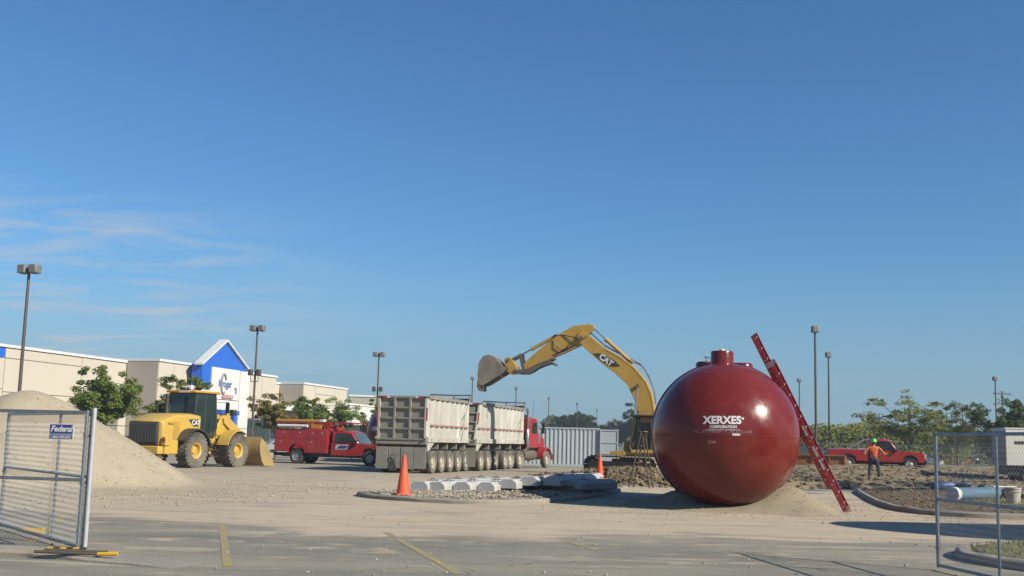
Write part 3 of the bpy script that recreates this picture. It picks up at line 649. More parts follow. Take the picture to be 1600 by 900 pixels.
# ------------------------------------------------------------ dump trailers
def quadrib(mb, p0, p1, w, d0, d1): pass
def dump_trailer(loc, rz, L, label, axles, slope=0.):
    t = thing('dump_trailer', label, 'dump trailer', loc, rz, 'gravel train trailers')
    W = 1.25; z0, z1 = 1.46, 3.55
    # shell: floor, sides, front bulkhead; sloped tailgate at x=0
    sh = MB(); sh.prism([(0, z0), (L, z0), (L, z1), (slope, z1)], -W+.06, -W+.09); sh.prism([(0, z0), (L, z0), (L, z1), (slope, z1)], W-.09, W-.06)
    sh.box(0, L, -W+.09, W-.09, z0, z0+.06); sh.box(L-.05, L, -W+.09, W-.09, z0+.06, z1)
    sh.build('tub', TRL, t)
    for s in (-1, 1):
        y0, y1 = sorted((s*(W-.06), s*(W+.05)))
        MB().box(slope, L, y0, y1, z1-.12, z1+.04).build('top_rail', TRG, t, bevel=.01)
        MB().box(0, L, y0, y1, z0-.02, z0+.22).build('bottom_rail', TRL, t, bevel=.01)
        n = int(L/.78); y1r = s*(W+.02)
        for i in range(n+1):
            x = .12+slope*(.9)+(L-.24-slope*.9)*i/n
            ww = .085
            yy = sorted((s*(W-.06), y1r))
            MB().add([(x-ww*1.6, yy[0] if s > 0 else yy[1], z0+.22), (x-ww*.6, y1r, z0+.22), (x+ww*.6, y1r, z0+.22), (x+ww*1.6, yy[0] if s > 0 else yy[1], z0+.22),
                      (x-ww*1.6, yy[0] if s > 0 else yy[1], z1-.12), (x-ww*.6, y1r, z1-.12), (x+ww*.6, y1r, z1-.12), (x+ww*1.6, yy[0] if s > 0 else yy[1], z1-.12)],
                     [(0, 1, 5, 4), (1, 2, 6, 5), (2, 3, 7, 6), (0, 4, 7, 3), (0, 3, 2, 1), (4, 5, 6, 7)]).build('side_rib', TRL, t)
        yy = sorted((s*(W+.021), s*(W+.035)))
        sb = MB(); sb.box(.2, L-.2, yy[0], yy[1], z0+.72, z0+.80); sb.build('red_stripe', mat('faded_red', (.33, .13, .12), (.42, .22, .19), .6, scale=4), t)
        for i in range(6):
            x = .35+i*(L-.7)/5; yy2 = sorted((s*(W+.05), s*(W+.056))); MB().box(x-.05, x+.05, yy2[0], yy2[1], z0+.06, z0+.12).build('reflector', REDM, t)
    # tailgate grid
    g = MB(); shear = slope/(z1-z0)
    def xs_(z): return (z-z0)*shear
    def tg(y0, y1, za, zb, d0, d1, mb):
        mb.add([(xs_(za)-d0, y0, za), (xs_(za)-d1, y0, za), (xs_(za)-d0, y1, za), (xs_(za)-d1, y1, za), (xs_(zb)-d0, y0, zb), (xs_(zb)-d1, y0, zb), (xs_(zb)-d0, y1, zb), (xs_(zb)-d1, y1, zb)],
               [(0, 1, 3, 2), (4, 6, 7, 5), (0, 4, 5, 1), (2, 3, 7, 6), (0, 2, 6, 4), (1, 5, 7, 3)])
    tg(-W+.06, W-.06, z0+.05, z1, 0, .03, g); g.build('tailgate', TRG, t)
    for i in range(4):
        y = -W+.10+(2*W-.2)*i/3; g = MB(); tg(y-.055, y+.055, z0+.05, z1, .032, .13, g); g.build('gate_upright', TRL if i in (0, 3) else TRG, t, bevel=.01)
    for i in range(5):
        z = z0+.10+(z1-z0-.16)*i/4
        for k in range(3):
            ya = -W+.155+(2*W-.2)*k/3; yb = ya+(2*W-.2)/3-.11; g = MB(); tg(ya, yb, z-.045, z+.045, .032, .12, g); g.build('gate_crossbar', TRG, t, bevel=.01)
    for y0, y1, m in ((-W+.02, -W+.22, BLK), (-W+.22, -W+.48, REDM), (-W+.48, -W+.62, WHT), (W-.62, W-.48, WHT), (W-.48, W-.22, REDM), (W-.22, W-.02, BLK)):
        g = MB(); tg(y0, y1, z1-.10, z1-.02, .131, .135, g); g.build('reflective_tape', m, t)
    for s in (-1, 1):
        for za, zb, m in ((z0+.95, z0+1.55, REDM),):
            g = MB(); y = s*(W-.03); tg(y-.03, y+.03, za, zb, .131, .136, g); g.build('marker_strip', m, t)
        MB().tube((slope*.1-.05, s*(W-.0), z0+.2), (slope*.1-.28, s*(W-.05), z0+.12), .05).build('hinge_lug', TRG, t)
    MB().box(-.16, .1, -W, W, z0-.14, z0-.01).build('rear_beam', TRG, t, bevel=.015)
    for k in range(4):
        y0 = -W+.02+k*(2*W-.04)/4; MB().box(-.10-.02*(k % 2), -.07-.02*(k % 2), y0+.012, y0+(2*W-.04)/4-.012, .22-.03*(k % 2), z0-.26).build('mud_panel', TRG, t, bevel=.008)
    for k in range(4):
        y0 = -W+.02+k*(2*W-.04)/4; MB().box(-.06, .02, y0+.06, y0+.5, z0-.25, z0-.15).build('light_box', mat('dark_maroon_box', (.09, .03, .025), rough=.5), t)
    MB().lathe([(.10, -.02), (.13, 0), (.10, .02)], 12, 'x', (-.17, .35, .72)).build('hitch_ring', BLK, t)
    MB().prism([(.15, .1), (.55, .1), (.40, .62), (.30, .62)], -.165, -.135, 'x').build('mud_flap', RUBD, t)
    # chassis
    c = MB(); c.box(.0, L+.4, -.48, -.36, 1.0, z0-.02); c.box(.0, L+.4, .36, .48, 1.0, z0-.02)
    for i in range(5): c.box(.3+i*(L-.6)/4, .42+i*(L-.6)/4, -W+.1, W-.1, 1.12, z0-.02)
    c.build('chassis', TRG, t)
    for s in (-1, 1):
        MB().prism([(.0, z0-.02), (1.0, z0-.02), (.25, 1.05), (0, 1.05)], s*W-.02*s-.02, s*W-.02*s+.02).build('side_gusset', TRL, t)
    for x in axles:
        MB().tube((x, -W+.3, .53), (x, W-.3, .53), .07).build('axle', BLK, t)
        for s in (-1, 1): wheel(t, x, s*(W-.14), .525, .26, s, 'truck', RUB, RIMC, dual=True)
    # tarp roll gear
    a = MB(); a.path([(slope+.1, -W-.05, z1+.08), (L*.55, -W-.07, z1+.2), (L-.1, -W-.08, z1+.34), (L-.35, -W-.09, z1+.02)], .035); a.tube((L*.55, -W-.07, z1+.2), (L*.55, -W-.07, z1+.02), .03); a.build('tarp_arm', BLK, t)
    a = MB(); a.path([(L-.15, -W-.10, z1+.3), (L-1.1, -W-.10, z0+1.2), (L-1.5, -W-.10, z0+.1)], .022); a.build('crank_rod', TRG, t)
    a = MB(); a.tube((L+.05, -W-.02, z1+.06), (L+.05, W+.02, z1+.06), .12, 12); a.box(L-.2, L+.2, -W, W, z1-.02, z1+.05); a.build('tarp_roll', BLK, t)
    return t
rearc = Vector((-3.72, 48.8, 0)); th = R(15)
c1 = rearc+Vector((-math.cos(th), math.sin(th), 0))*1.25
dump_trailer(c1, math.pi/2-th, 6.3, 'cream ribbed dump trailer nearest the camera with gridded tailgate', [.95+1.3*i for i in range(5)])
th2 = R(16); rearc = Vector((-1.66, 54.9, 0)); c2 = rearc+Vector((-math.cos(th2), math.sin(th2), 0))*1.25
dump_trailer(c2, math.pi/2-th2, 9.2, 'cream ribbed dump trailer coupled behind the red tractor', [1.0, 2.3, 3.6, 5.55], slope=.75)
# ------------------------------------------------------------ tractor
th3 = R(25); dm = Vector((.44, 62.2, 0))+Vector((-math.cos(th3), math.sin(th3), 0))*1.2
tr = thing('tractor_truck', 'red long nosed tractor unit with chrome exhaust stack pulling the dump trailers', 'truck', dm, math.pi/2-th3)
mb = MB(); mb.box(-1.6, 5.6, -.45, -.33, .75, 1.0); mb.box(-1.6, 5.6, .33, .45, .75, 1.0); mb.box(-.9, .9, -.5, .5, 1.0, 1.25); mb.build('chassis', BLK, tr)
for x in (-.68, .68):
    for s in (-1, 1): wheel(tr, x, s*1.08, .525, .26, s, 'truck', RUB, RIMC, dual=True)
for s in (-1, 1): wheel(tr, 4.75, s*1.05, .525, .30, s, 'truck', RUB, RIMC)
mb = MB(); mb.taper([(2.05, 1.15), (3.45, 1.15), (3.55, 1.9), (3.35, 2.85), (3.1, 3.05), (2.15, 3.05), (2.05, 2.95)], -1.1, 1.1, .93); mb.build('cab', RED, tr, bevel=.03)
for s in (-1, 1):
    y0, y1 = sorted((s*1.085, s*1.115)); MB().prism([(2.45, 2.1), (3.28, 2.1), (3.18, 2.75), (2.5, 2.75)], y0, y1).build('side_window', GLS, tr)
    dr = MB().prism([(2.38, 1.25), (3.36, 1.25), (3.36, 2.02), (2.38, 2.02)], *sorted((s*1.085, s*1.108))).build('door', RED, tr)
MB().box(2.02, 2.045, -.75, .75, 2.15, 2.75).build('rear_window', GLS, tr)
MB().add([(3.50, -.95, 2.12), (3.50, .95, 2.12), (3.34, .9, 2.86), (3.34, -.9, 2.86), (3.56, -.95, 2.12), (3.56, .95, 2.12), (3.39, .9, 2.86), (3.39, -.9, 2.86)], [(0, 1, 2, 3), (4, 7, 6, 5), (0, 4, 5, 1), (2, 6, 7, 3), (0, 3, 7, 4), (1, 5, 6, 2)]).build('windscreen', GLS, tr)
mb = MB(); mb.taper([(3.5, 1.2), (5.35, 1.2), (5.42, 1.35), (5.38, 1.75), (5.2, 1.9), (3.55, 2.08)], -.72, .72, .85); mb.build('bonnet', RED, tr, bevel=.04)
MB().box(5.38, 5.44, -.5, .5, 1.0, 1.72).build('grille', CHR, tr, bevel=.02)
for s in (-1, 1):
    f = MB(); pts = [(4.75+.72*math.cos(a), .55+.72*math.sin(a)) for a in [math.pi*(.02+.96*i/12) for i in range(13)]]; inn = [(4.75+.62*math.cos(a), .55+.62*math.sin(a)) for a in [math.pi*(.98-.96*i/12) for i in range(13)]]
    f.prism(pts+inn, *sorted((s*.70, s*1.22))); f.build('wing', RED, tr, bevel=.02)
    MB().cbox((5.40, s*.86, 1.2), (.10, .26, .22)).build('headlight', LENS, tr, bevel=.02)
    st = MB(); st.lathe([(.10, 1.15), (.11, 1.2), (.11, 2.3), (.075, 2.35)], 14, 'z', (1.92, s*1.05, 0)); st.path([(1.92, s*1.05, 2.3), (1.92, s*1.05, 3.3), (1.80, s*1.05, 3.55)], .065, 10); st.build('exhaust_stack', CHR, tr)
    MB().tube((1.4, s*.85, .78), (3.2, s*.85, .78), .31, 16).build('fuel_tank', DKS, tr)
    MB().box(2.2, 3.3, s*1.02-.12, s*1.02+.12, .42, .48).build('step', ALU, tr)
    m_ = MB(); m_.box(3.45, 3.5, s*1.42-.08, s*1.42+.08, 2.1, 2.75); m_.tube((3.45, s*1.1, 2.8), (3.48, s*1.42, 2.7), .015); m_.tube((3.45, s*1.1, 2.1), (3.48, s*1.42, 2.2), .015); m_.build('mirror', BLK, tr)
    MB().sphere((3.2, s*.7, 3.1), .05).build('roof_light', LORA, tr)
mb = MB(); mb.box(5.45, 5.68, -1.2, 1.2, .5, .82); mb.build('bumper', BLK, tr, bevel=.03)
mb = MB(); mb.tube((3.65, -1.0, 1.5), (3.65, -1.0, 2.05), .12); mb.build('air_cleaner', CHR, tr)
MB().box(2.0, 2.03, -1.0, 1.0, 3.02, 3.2).build('head_board', TRL, tr)
MB().tube((3.0, -.9, 3.05), (3.0, -.95, 4.1), .01).build('aerial', BLK, tr)

# ------------------------------------------------------------ container
cc = Vector((5.98, 70.0, 0)); ca = R(176)      # corner nearest camera at door end; side runs left
ct = thing('shipping_container', 'pale grey blue shipping container with one door swung open, behind the red tractor', 'container', (cc.x, cc.y, 0), ca)
# local: x from 0 (door end) to 6.06, y from -2.44..0 (back)
mb = MB(); Lc = 6.06; H0, H1 = .16, 2.50; n = 22
def corr(y0, dirn, x0, x1, nn_, m, name):
    k = MB(); st = (x1-x0)/nn_; P = []
    for i in range(nn_): P += [(x0+st*i, 0), (x0+st*(i+.30), 0), (x0+st*(i+.42), dirn), (x0+st*(i+.88), dirn)]
    P.append((x1, 0))
    vs = [(p[0], y0+p[1], z) for z in (H0, H1) for p in P]; N = len(P); fs = [(i, i+1, N+i+1, N+i) for i in range(N-1)]
    k.add(vs, fs); return k.build(name, m, ct, angle=20)
corr(-.01, -.045, .1, Lc-.1, 21, CTN, 'corrugated_side'); corr(-2.43, .045, .1, Lc-.1, 21, CTN, 'corrugated_side')
for (x0, x1, y0, y1, z0, z1, nm) in ((0, Lc, -.10, .012, 0.02, .17, 'bottom_rail'), (0, Lc, -2.45, -2.34, 0.02, .17, 'bottom_rail'), (0, Lc, -.08, .012, 2.49, 2.59, 'top_rail'), (0, Lc, -2.45, -2.37, 2.49, 2.59, 'top_rail')):
    MB().box(x0, x1, y0, y1, z0, z1).build(nm, CTN, ct)
for x in (0, Lc-.12):
    for y in (-.13, -2.45): MB().box(x-.003, x+.123, y, y+.144, .0, 2.595).build('corner_post', CTN, ct, bevel=.01)
MB().box(.05, Lc-.05, -2.4, -.05, 2.50, 2.56).build('roof', CTN, ct); MB().box(.1, Lc-.1, -2.35, -.1, .10, .15).build('floor', WOOD, ct); MB().box(Lc-.06, Lc-.03, -2.35, -.1, .15, 2.5).build('end_wall', CTN, ct)
for k, (hx, hy, ang) in enumerate(((-.02, .06, R(178)), (-.02, -2.38, R(152)))):
    d = MB().box(0, 1.2, -.03, .02, .12, 2.50); dd = d.build('door', CTN, ct); dd.location = (hx, hy, 0); dd.rotation_euler = (0, 0, ang)
    for z in (.12, .9, 1.62, 2.42): MB().box(.02, 1.18, .021, .06, z, z+.09).build('door_rib', CTN, dd)
    for z in (.12, .9, 1.62, 2.42): MB().box(.02, 1.18, -.07, -.031, z, z+.09).build('door_rib', CTN, dd)
    for x in (.0, 1.12): MB().box(x, x+.08, -.075, .065, .1, 2.53).build('door_frame', CTN, dd)
    q = MB()
    for x in (.4, .85): q.tube((x, .09, .1), (x, .09, 2.52), .02)
    q.build('lock_bar', GALV, dd)

# ------------------------------------------------------------ excavator
ex_h = Vector((-.857, .515, 0)); EX = thing('excavator', 'yellow tracked excavator with raised boom and bucket above the dump trailer', 'excavator', (6.6, 53.5, 0), R(165))
# local x = heading, y = left (towards camera side)
def bx(name, m, *boxes, bevel=0, label=None): return B(EX, name, m, *boxes, bevel=bevel, label=label)
SHOE = mat('muddy_track_shoe', (.30, .25, .18), (.16, .13, .09), .8, scale=3, bump=.2)
und = R(-32)                                     # undercarriage slewed against the house
UM = Matrix.Rotation(und, 4, 'Z')
for s in (-1, 1):
    L_ = 2.35; r = .46; n = 46; yc = s*1.3; per = 2*(2*(L_-r))+2*math.pi*r
    def loop(d):
        d = d % per; a = 2*(L_-r)
        if d < a: return (-(L_-r)+d, .0, 2*r, 0.)
        d -= a
        if d < math.pi*r: t = d/r; return ((L_-r)+r*math.sin(t), 0, r+r*math.cos(t), t)
        d -= math.pi*r
        if d < a: return ((L_-r)-d, 0, 0., math.pi)
        d -= a; t = d/r; return (-(L_-r)-r*math.sin(t), 0, r-r*math.cos(t), math.pi+t)
    frame = MB().prism([(-L_+.45, .2), (L_-.45, .2), (L_-.35, .45), (L_-.6, .72), (-L_+.6, .72), (-L_+.35, .45)], yc-.18, yc+.18, M=UM).build('track_frame', DKS, EX)
    q = MB()
    for x in (-L_+r, L_-r): q.lathe([(.0005, -.2), (.15, -.2), (.34, -.12), (.38, 0), (.34, .12), (.15, .2), (.0005, .2)], 18, 'y', (x, yc, r+.02))
    for i in range(7): x = -1.5+i*.5; q.lathe([(.0005, -.2), (.13, -.2), (.13, .2), (.0005, .2)], 12, 'y', (x, yc, .17))
    q2 = MB(); q2.add(q.v, q.f, UM); q2.build('roller', DKS, EX)
    for i in range(n):
        x, _, z, t = loop(per*i/n); M_ = UM @ Matrix.Translation((x, yc, z+.02)) @ Matrix.Rotation(t, 4, 'Y')
        q = MB(); w_ = per/n*.46; q.box(-w_, w_, -.30, .30, -.02, .015, M_); q.box(-w_*.9, -w_*.55, -.30, .30, .015, .05, M_); q.build('track_shoe', SHOE, EX)
q = MB(); q.box(-.9, .9, -1.1, 1.1, .45, .85, UM); q.lathe([(.0005, .85), (.75, .85), (.75, 1.02), (.0005, 1.02)], 24); q.build('car_body', DKS, EX)
q = MB(); q.prism([(-3.0, -1.35), (-2.6, -1.4), (1.3, -1.4), (1.3, 1.35), (-2.6, 1.35), (-3.0, 1.0), (-3.15, 0)], 1.03, 1.22, 'z'); q.build('deck', YELD, EX, bevel=.02)
q = MB(); q.prism([(-2.2, -1.4), (-2.9, -1.25), (-3.2, -.6), (-3.2, .6), (-2.9, 1.25), (-2.2, 1.35)], 1.22, 2.25, 'z'); q.build('counterweight', YELD, EX, bevel=.06)
q = MB(); q.box(-2.2, -.9, -1.4, -.45, 1.22, 2.2); q.box(-2.2, -1.45, -.44, 1.34, 1.22, 2.05); q.build('engine_housing', YELD, EX, bevel=.04)
bx('side_box', YELD, (-.88, .9, -1.4, -.5, 1.22, 1.75), bevel=.03)
q = MB(); q.tube((-1.4, -.3, 2.0), (-1.4, -.3, 2.7), .07); q.build('exhaust_pipe', BLK, EX)
# cab on the left
CX = -1.0
cabp = [(-.35+CX, 1.22), (1.25+CX, 1.22), (1.32+CX, 1.5), (1.05+CX, 2.95), (-.38+CX, 2.95)]
q = MB(); y0, y1 = .5, 1.42
for (a, b) in zip(cabp, cabp[1:]+cabp[:1]):
    for y in (y0+.04, y1-.04): q.tube((a[0], y, a[1]), (b[0], y, b[1]), .05, 6)
for x, z in ((-.35+CX, 1.22), (1.28+CX, 1.25), (1.05+CX, 2.95), (-.38+CX, 2.95), (.28+CX, 2.95)): q.tube((x, y0, z), (x, y1, z), .045, 6)
q.tube((.28+CX, y1-.04, 1.22), (.28+CX, y1-.04, 2.95), .045, 6); q.tube((-.35+CX, y1-.04, 1.95), (.28+CX, y1-.04, 1.95), .03, 6); q.build('cab_frame', BLK, EX)
bx('cab_roof', BLK, (-.55+CX, 1.32+CX, .42, 1.48, 2.94, 3.03), bevel=.03)
q = MB(); q.box(-.38+CX, 1.25+CX, .46, 1.44, 1.16, 1.32); q.build('cab_sill', YEL, EX, bevel=.02)
gl = mat('tinted_glass', (.03, .035, .035), rough=.06, scale=1, alpha=.3, spec=.4)
q = MB(); q.prism(cabp, .535, .545); q.prism(cabp, 1.375, 1.385); q.build('cab_glass', gl, EX)
q = MB(); q.add([(1.30+CX, .55, 1.5), (1.30+CX, 1.37, 1.5), (1.05+CX, 1.37, 2.9), (1.05+CX, .55, 2.9)], [(0, 1, 2, 3)]); q.build('windscreen', gl, EX, raw=True)
q = MB(); q.box(-.1+CX, .4+CX, .75, 1.2, 1.32, 1.75); q.box(-.2+CX, -.05+CX, .75, 1.2, 1.75, 2.4); q.build('seat', BLK, EX, bevel=.05)
q = MB(); q.path([(-.30+CX, 1.46, 1.5), (-.30+CX, 1.50, 1.55), (-.30+CX, 1.50, 2.85), (-.30+CX, 1.46, 2.9)], .02); q.path([(-.12+CX, 1.5, 2.0), (-.12+CX, 1.5, 2.28), (-.3+CX, 1.5, 2.28)], .018); q.build('grab_rail', WHT, EX)
# boom / stick / bucket in the plane y = 0
bo = [(3.32, 6.98), (3.14, 7.24), (2.78, 7.2), (2.3, 6.82), (1.8, 6.42), (1.03, 6.02), (.3, 5.47), (-.33, 4.76), (-.58, 4.2), (-.72, 3.6), (-.79, 2.99), (-.84, 1.75), (-.5, 1.4), (-.15, 1.5), (-.1, 1.9), (-.02, 2.98), (.28, 3.81), (.62, 4.55), (1.25, 5.12), (1.8, 5.52), (2.33, 5.95), (3.05, 6.6)]
b_ = MB().prism(bo, -.26, .26).build('boom', YELD, EX, bevel=.02)
dc = MB(); tri_ = [(2.42, 6.14), (2.1, 6.16), (1.79, 6.07), (1.32, 5.79), (1.0, 5.50), (1.25, 5.47), (1.55, 5.50), (1.95, 5.74)]
dc.prism(tri_, .262, .270); dc.build('badge_panel', BLK, EX)
for y in (-.262, .262):
    q = MB(); yy = sorted((y, y*1.03)); q.prism([(1.78, 6.36), (1.02, 5.96), (.32, 5.43), (-.27, 4.75), (-.52, 4.2), (-.66, 3.6), (-.73, 2.99), (-.69, 2.99), (-.62, 3.62), (-.48, 4.18), (-.23, 4.72), (.35, 5.39), (1.04, 5.92), (1.80, 6.32)], *yy); q.build('edge_weld', YELD, EX)
def lay(cx, cz, ang, y):
    c, s = math.cos(ang), math.sin(ang)
    # seen from +Y side (camera side): screen-right is -x local
    return lambda a, b: (cx-(a*c-b*s), y, cz+(a*s+b*c))
lettering('CAT', .42, WHT, EX, lay(1.74, 5.80, R(-36), .276), fat=.014, space=.9)
def cyl(p0, p1, r0, r1, frac, y, nm='hydraulic_cylinder', m=YELD):
    p0 = Vector((p0[0], y, p0[1])); p1 = Vector((p1[0], y, p1[1])); mid = p0.lerp(p1, frac)
    o = MB().tube(p0, mid, r0, 12).build(nm, m, EX, angle=40)
    q = MB(); q.tube(mid, p1, r1, 10); q.build('piston_rod', CHR, o)
    q = MB(); q.tube(mid-(p1-p0).normalized()*.12, mid+(p1-p0).normalized()*.03, r0*1.22, 12); q.build('gland', m, o)
cyl((.41, 5.66), (2.40, 7.42), .10, .045, .70, 0)                     # stick cylinder on top of boom
for y in (-.42, .42): cyl((.35, 1.35), (.09, 4.50), .10, .055, .5, y)   # boom lift cylinders
q = MB(); q.tube((.09, -.5, 4.50), (.09, .5, 4.50), .10); q.build('pivot_pin', DKS, EX)
MB().tube((3.07, -.34, 6.93), (3.07, .34, 6.93), .12, 14).build('pivot_pin', DKS, EX)
sk = [(2.37, 7.48), (2.45, 7.6), (2.68, 7.69), (3.53, 7.57), (4.0, 7.3), (4.39, 7.04), (5.23, 6.40), (6.0, 5.70), (6.22, 5.42), (6.12, 5.2), (5.9, 5.25), (4.67, 5.86), (3.76, 6.25), (3.11, 6.57), (2.80, 6.85), (2.62, 7.2)]
MB().prism(sk, -.18, .18).build('stick', YELD, EX, bevel=.02)
MB().prism([(4.5, 5.98), (3.76, 6.32), (3.3, 6.56), (3.3, 6.64), (3.8, 6.42), (4.6, 6.06)], .181, .187).build('grease_smear', BLK, EX)
cyl((4.39, 7.10), (6.27, 6.08), .09, .045, .70, 0)                     # bucket cylinder
MB().box(4.2, 4.5, -.1, .1, 6.9, 7.12).build('cylinder_bracket', DKS, EX)
for y in (-.2, .2):
    MB().prism([(6.18, 6.12), (6.36, 6.12), (6.18, 5.3), (6.0, 5.3)], y-.03, y+.03).build('lever', DKS, EX); MB().prism([(6.2, 6.14), (6.3, 5.98), (6.95, 5.62), (6.92, 5.80)], y-.035, y+.035).build('linkage', DKS, EX)
q = MB(); q.prism([(7.12, 5.83), (6.98, 5.95), (6.76, 5.95), (6.46, 5.48), (6.33, 5.22), (6.45, 5.08), (6.72, 5.05), (7.05, 5.22)], -.24, .24); q.build('quick_coupler', YELD, EX, bevel=.03)
for (x_, z_) in ((6.95, 5.35), (6.9, 5.78), (6.5, 5.25)): MB().tube((x_, -.29, z_), (x_, .29, z_), .075, 12).build('coupler_pin', DKS, EX)
thp = [(6.6, 5.16), (6.48, 5.29), (6.2, 5.30), (5.82, 5.36), (5.38, 5.60), (4.9, 5.76), (4.47, 5.92), (4.44, 5.84), (4.66, 5.76), (4.36, 5.60), (4.38, 5.50), (4.67, 5.60), (5.0, 5.50), (5.38, 5.33), (5.6, 5.16), (5.85, 5.07), (6.3, 5.06)]
for y in (-.26, .18): MB().prism(thp, y, y+.08).build('thumb', DKS, EX, bevel=.015)
bk = [(7.03, 5.12), (6.93, 5.32), (7.18, 5.53), (7.36, 5.73), (7.57, 5.94), (7.89, 6.05), (8.2, 5.96), (8.40, 5.62), (8.46, 5.04), (8.42, 4.5), (8.25, 4.42), (8.01, 4.51)]
BKM = mat('worn_bucket_steel', (.17, .155, .13), (.36, .32, .26), .5, metal=.3, scale=1.6, dust=(.42, .28, .13), dustamt=.6, bump=.1, lo=.3, hi=.7)
q = MB(); q.prism(bk, -.60, -.56); q.prism(bk, .56, .60)
shell = [(7.36, 5.73), (7.57, 5.94), (7.89, 6.05), (8.2, 5.96), (8.40, 5.62), (8.46, 5.04), (8.42, 4.5)]
vs = [(p[0], y, p[1]) for y in (-.58, .58) for p in shell]
N = len(shell); q.add(vs, [(i, i+1, N+i+1, N+i) for i in range(N-1)]); q.build('bucket', BKM, EX, bevel=.01)
MB().prism([(7.2, 5.5), (7.46, 5.85), (7.42, 5.65), (7.25, 5.4)], -.55, .55).build('bucket_lip', DKS, EX)
for i in range(5):
    y = -.53+.265*i; q = MB(); q.prism([(8.46, 4.7), (8.47, 4.35), (8.36, 4.15), (8.28, 4.20), (8.30, 4.52)], y-.05, y+.05); q.build('bucket_tooth', DKS, EX)
HS = [[(-.78, -.1, 3.6), (-.68, -.1, 4.3), (-.42, -.1, 4.95), (-.30, -.1, 5.15), (-.05, -.1, 5.55), (.55, -.1, 5.82)], [(-.80, .12, 3.6), (-.70, .12, 4.3), (-.46, .12, 4.95), (-.30, .12, 5.3), (.0, .12, 5.62), (.5, .12, 5.88)],
      [(.5, -.14, 5.75), (1.1, -.14, 6.15), (1.85, -.14, 6.55), (2.6, -.14, 7.22)], [(.5, .14, 5.75), (1.1, .14, 6.18), (1.85, .14, 6.58), (2.6, .14, 7.25)],
      [(2.6, .2, 7.2), (2.9, .3, 6.9), (3.3, .3, 6.95), (4.0, .2, 7.1), (4.5, .12, 7.12)], [(4.55, .19, 6.85), (4.4, .24, 6.5), (4.1, .24, 6.3), (3.75, .24, 6.45), (3.6, .2, 6.7)]]
for h_ in HS: MB().path(h_, .024).build('hydraulic_hose', BLK, EX)

# ------------------------------------------------------------ wheel loader
WL = thing('wheel_loader', 'yellow wheel loader with black cab and slatted rear grille beside the sand pile', 'wheel loader', (-15.1, 51.2, 0), R(69))
# local: x fwd. rear axle x=-1.675, front axle 1.675 ; tyres r .79
for x in (-1.62, 1.62):
    for s in (-1, 1): wheel(WL, x, s*1.12, .80, .60, s, 'loader', RUB, YEL)
    MB().tube((x, -1.1, .8), (x, 1.1, .8), .2, 12).build('axle', BLK, WL)
ho = [(-3.55, 1.0), (-.75, 1.0), (-.75, 2.45), (-1.5, 2.50), (-2.6, 2.45), (-3.45, 2.2), (-3.62, 2.1)]
q = MB(); W_ = .92
n = len(ho)
q.taper(ho, -W_, W_, .93, c=(-1.8, 1.2)); q.build('engine_hood', YEL, WL, bevel=.05)
q = MB(); q.box(-3.70, -3.60, -.80, .80, 1.02, 2.06); q.build('grille', BLK, WL, bevel=.02)
for i in range(17):
    y = -.73+i*.0915; MB().box(-3.735, -3.70, y-.018, y+.018, 1.15, 2.0).build('grille_slat', mat('grille_grey', (.10, .10, .095), rough=.5), WL)
q = MB(); q.box(-3.85, -3.45, -1.0, 1.0, .62, .98); q.box(-3.5, -2.6, -1.1, -.9, .62, 1.25); q.box(-3.5, -2.6, .9, 1.1, .62, 1.25); q.build('counterweight', YEL, WL, bevel=.04)
q = MB(); q.box(-3.852, -3.845, -.35, -.05, .78, .88); q.box(-3.852, -3.845, .35, .55, .78, .88); q.build('bumper_slot', BLK, WL)
q = MB(); q.box(-3.7, -3.3, -.9, .9, .42, .62); q.build('belly_plate', mat('brown_guard', (.14, .10, .06), rough=.7), WL)
for s in (-1, 1):
    q = MB(); y0, y1 = sorted((s*.93, s*1.16)); q.box(-3.55, -3.25, y0, y1, 1.0, 1.4); q.build('lamp_pod', YEL, WL, bevel=.03)
    y0, y1 = sorted((s*1.0, s*1.14)); MB().box(-3.575, -3.55, y0, y1, 1.2, 1.34).build('tail_lamp', LRED, WL)
    y0, y1 = sorted((s*.925, s*.945)); q = MB(); q.box(-2.75, -2.35, y0, y1, 1.2, 2.1); q.build('vent_panel', YELD, WL)
    # rear wing
    pts = [(-1.62+1.02*math.cos(a), .82+1.0*math.sin(a)) for a in [math.pi*(.06+.80*i/10) for i in range(11)]]; inn = [(-1.62+.94*math.cos(a), .82+.92*math.sin(a)) for a in [math.pi*(.86-.80*i/10) for i in range(11)]]
    q = MB(); q.prism(pts+inn, *sorted((s*.80, s*1.45))); q.build('rear_wing', BLK, WL)
    pts = [(1.62+.98*math.cos(a), .82+.98*math.sin(a)) for a in [math.pi*(.30+.62*i/10) for i in range(11)]]; inn = [(1.62+.92*math.cos(a), .82+.92*math.sin(a)) for a in [math.pi*(.92-.62*i/10) for i in range(11)]]
    q = MB(); q.prism(pts+inn, *sorted((s*.78, s*1.42))); q.build('front_wing', YEL, WL)
    q = MB(); q.box(.62, .70, *sorted((s*.8, s*1.40)), .45, 1.0); q.build('mud_flap', BLK, WL)
q = MB(); q.box(-.75, .35, -.8, .8, .75, 1.35); q.build('rear_frame', YELD, WL, bevel=.03)
q = MB(); q.box(.35, 2.4, -.45, .45, .6, 1.5); q.prism([(.7, 1.5), (2.2, 1.5), (1.9, 2.5), (1.4, 2.5)], -.5, -.4); q.prism([(.7, 1.5), (2.2, 1.5), (1.9, 2.5), (1.4, 2.5)], .4, .5); q.build('front_frame', YEL, WL, bevel=.03)
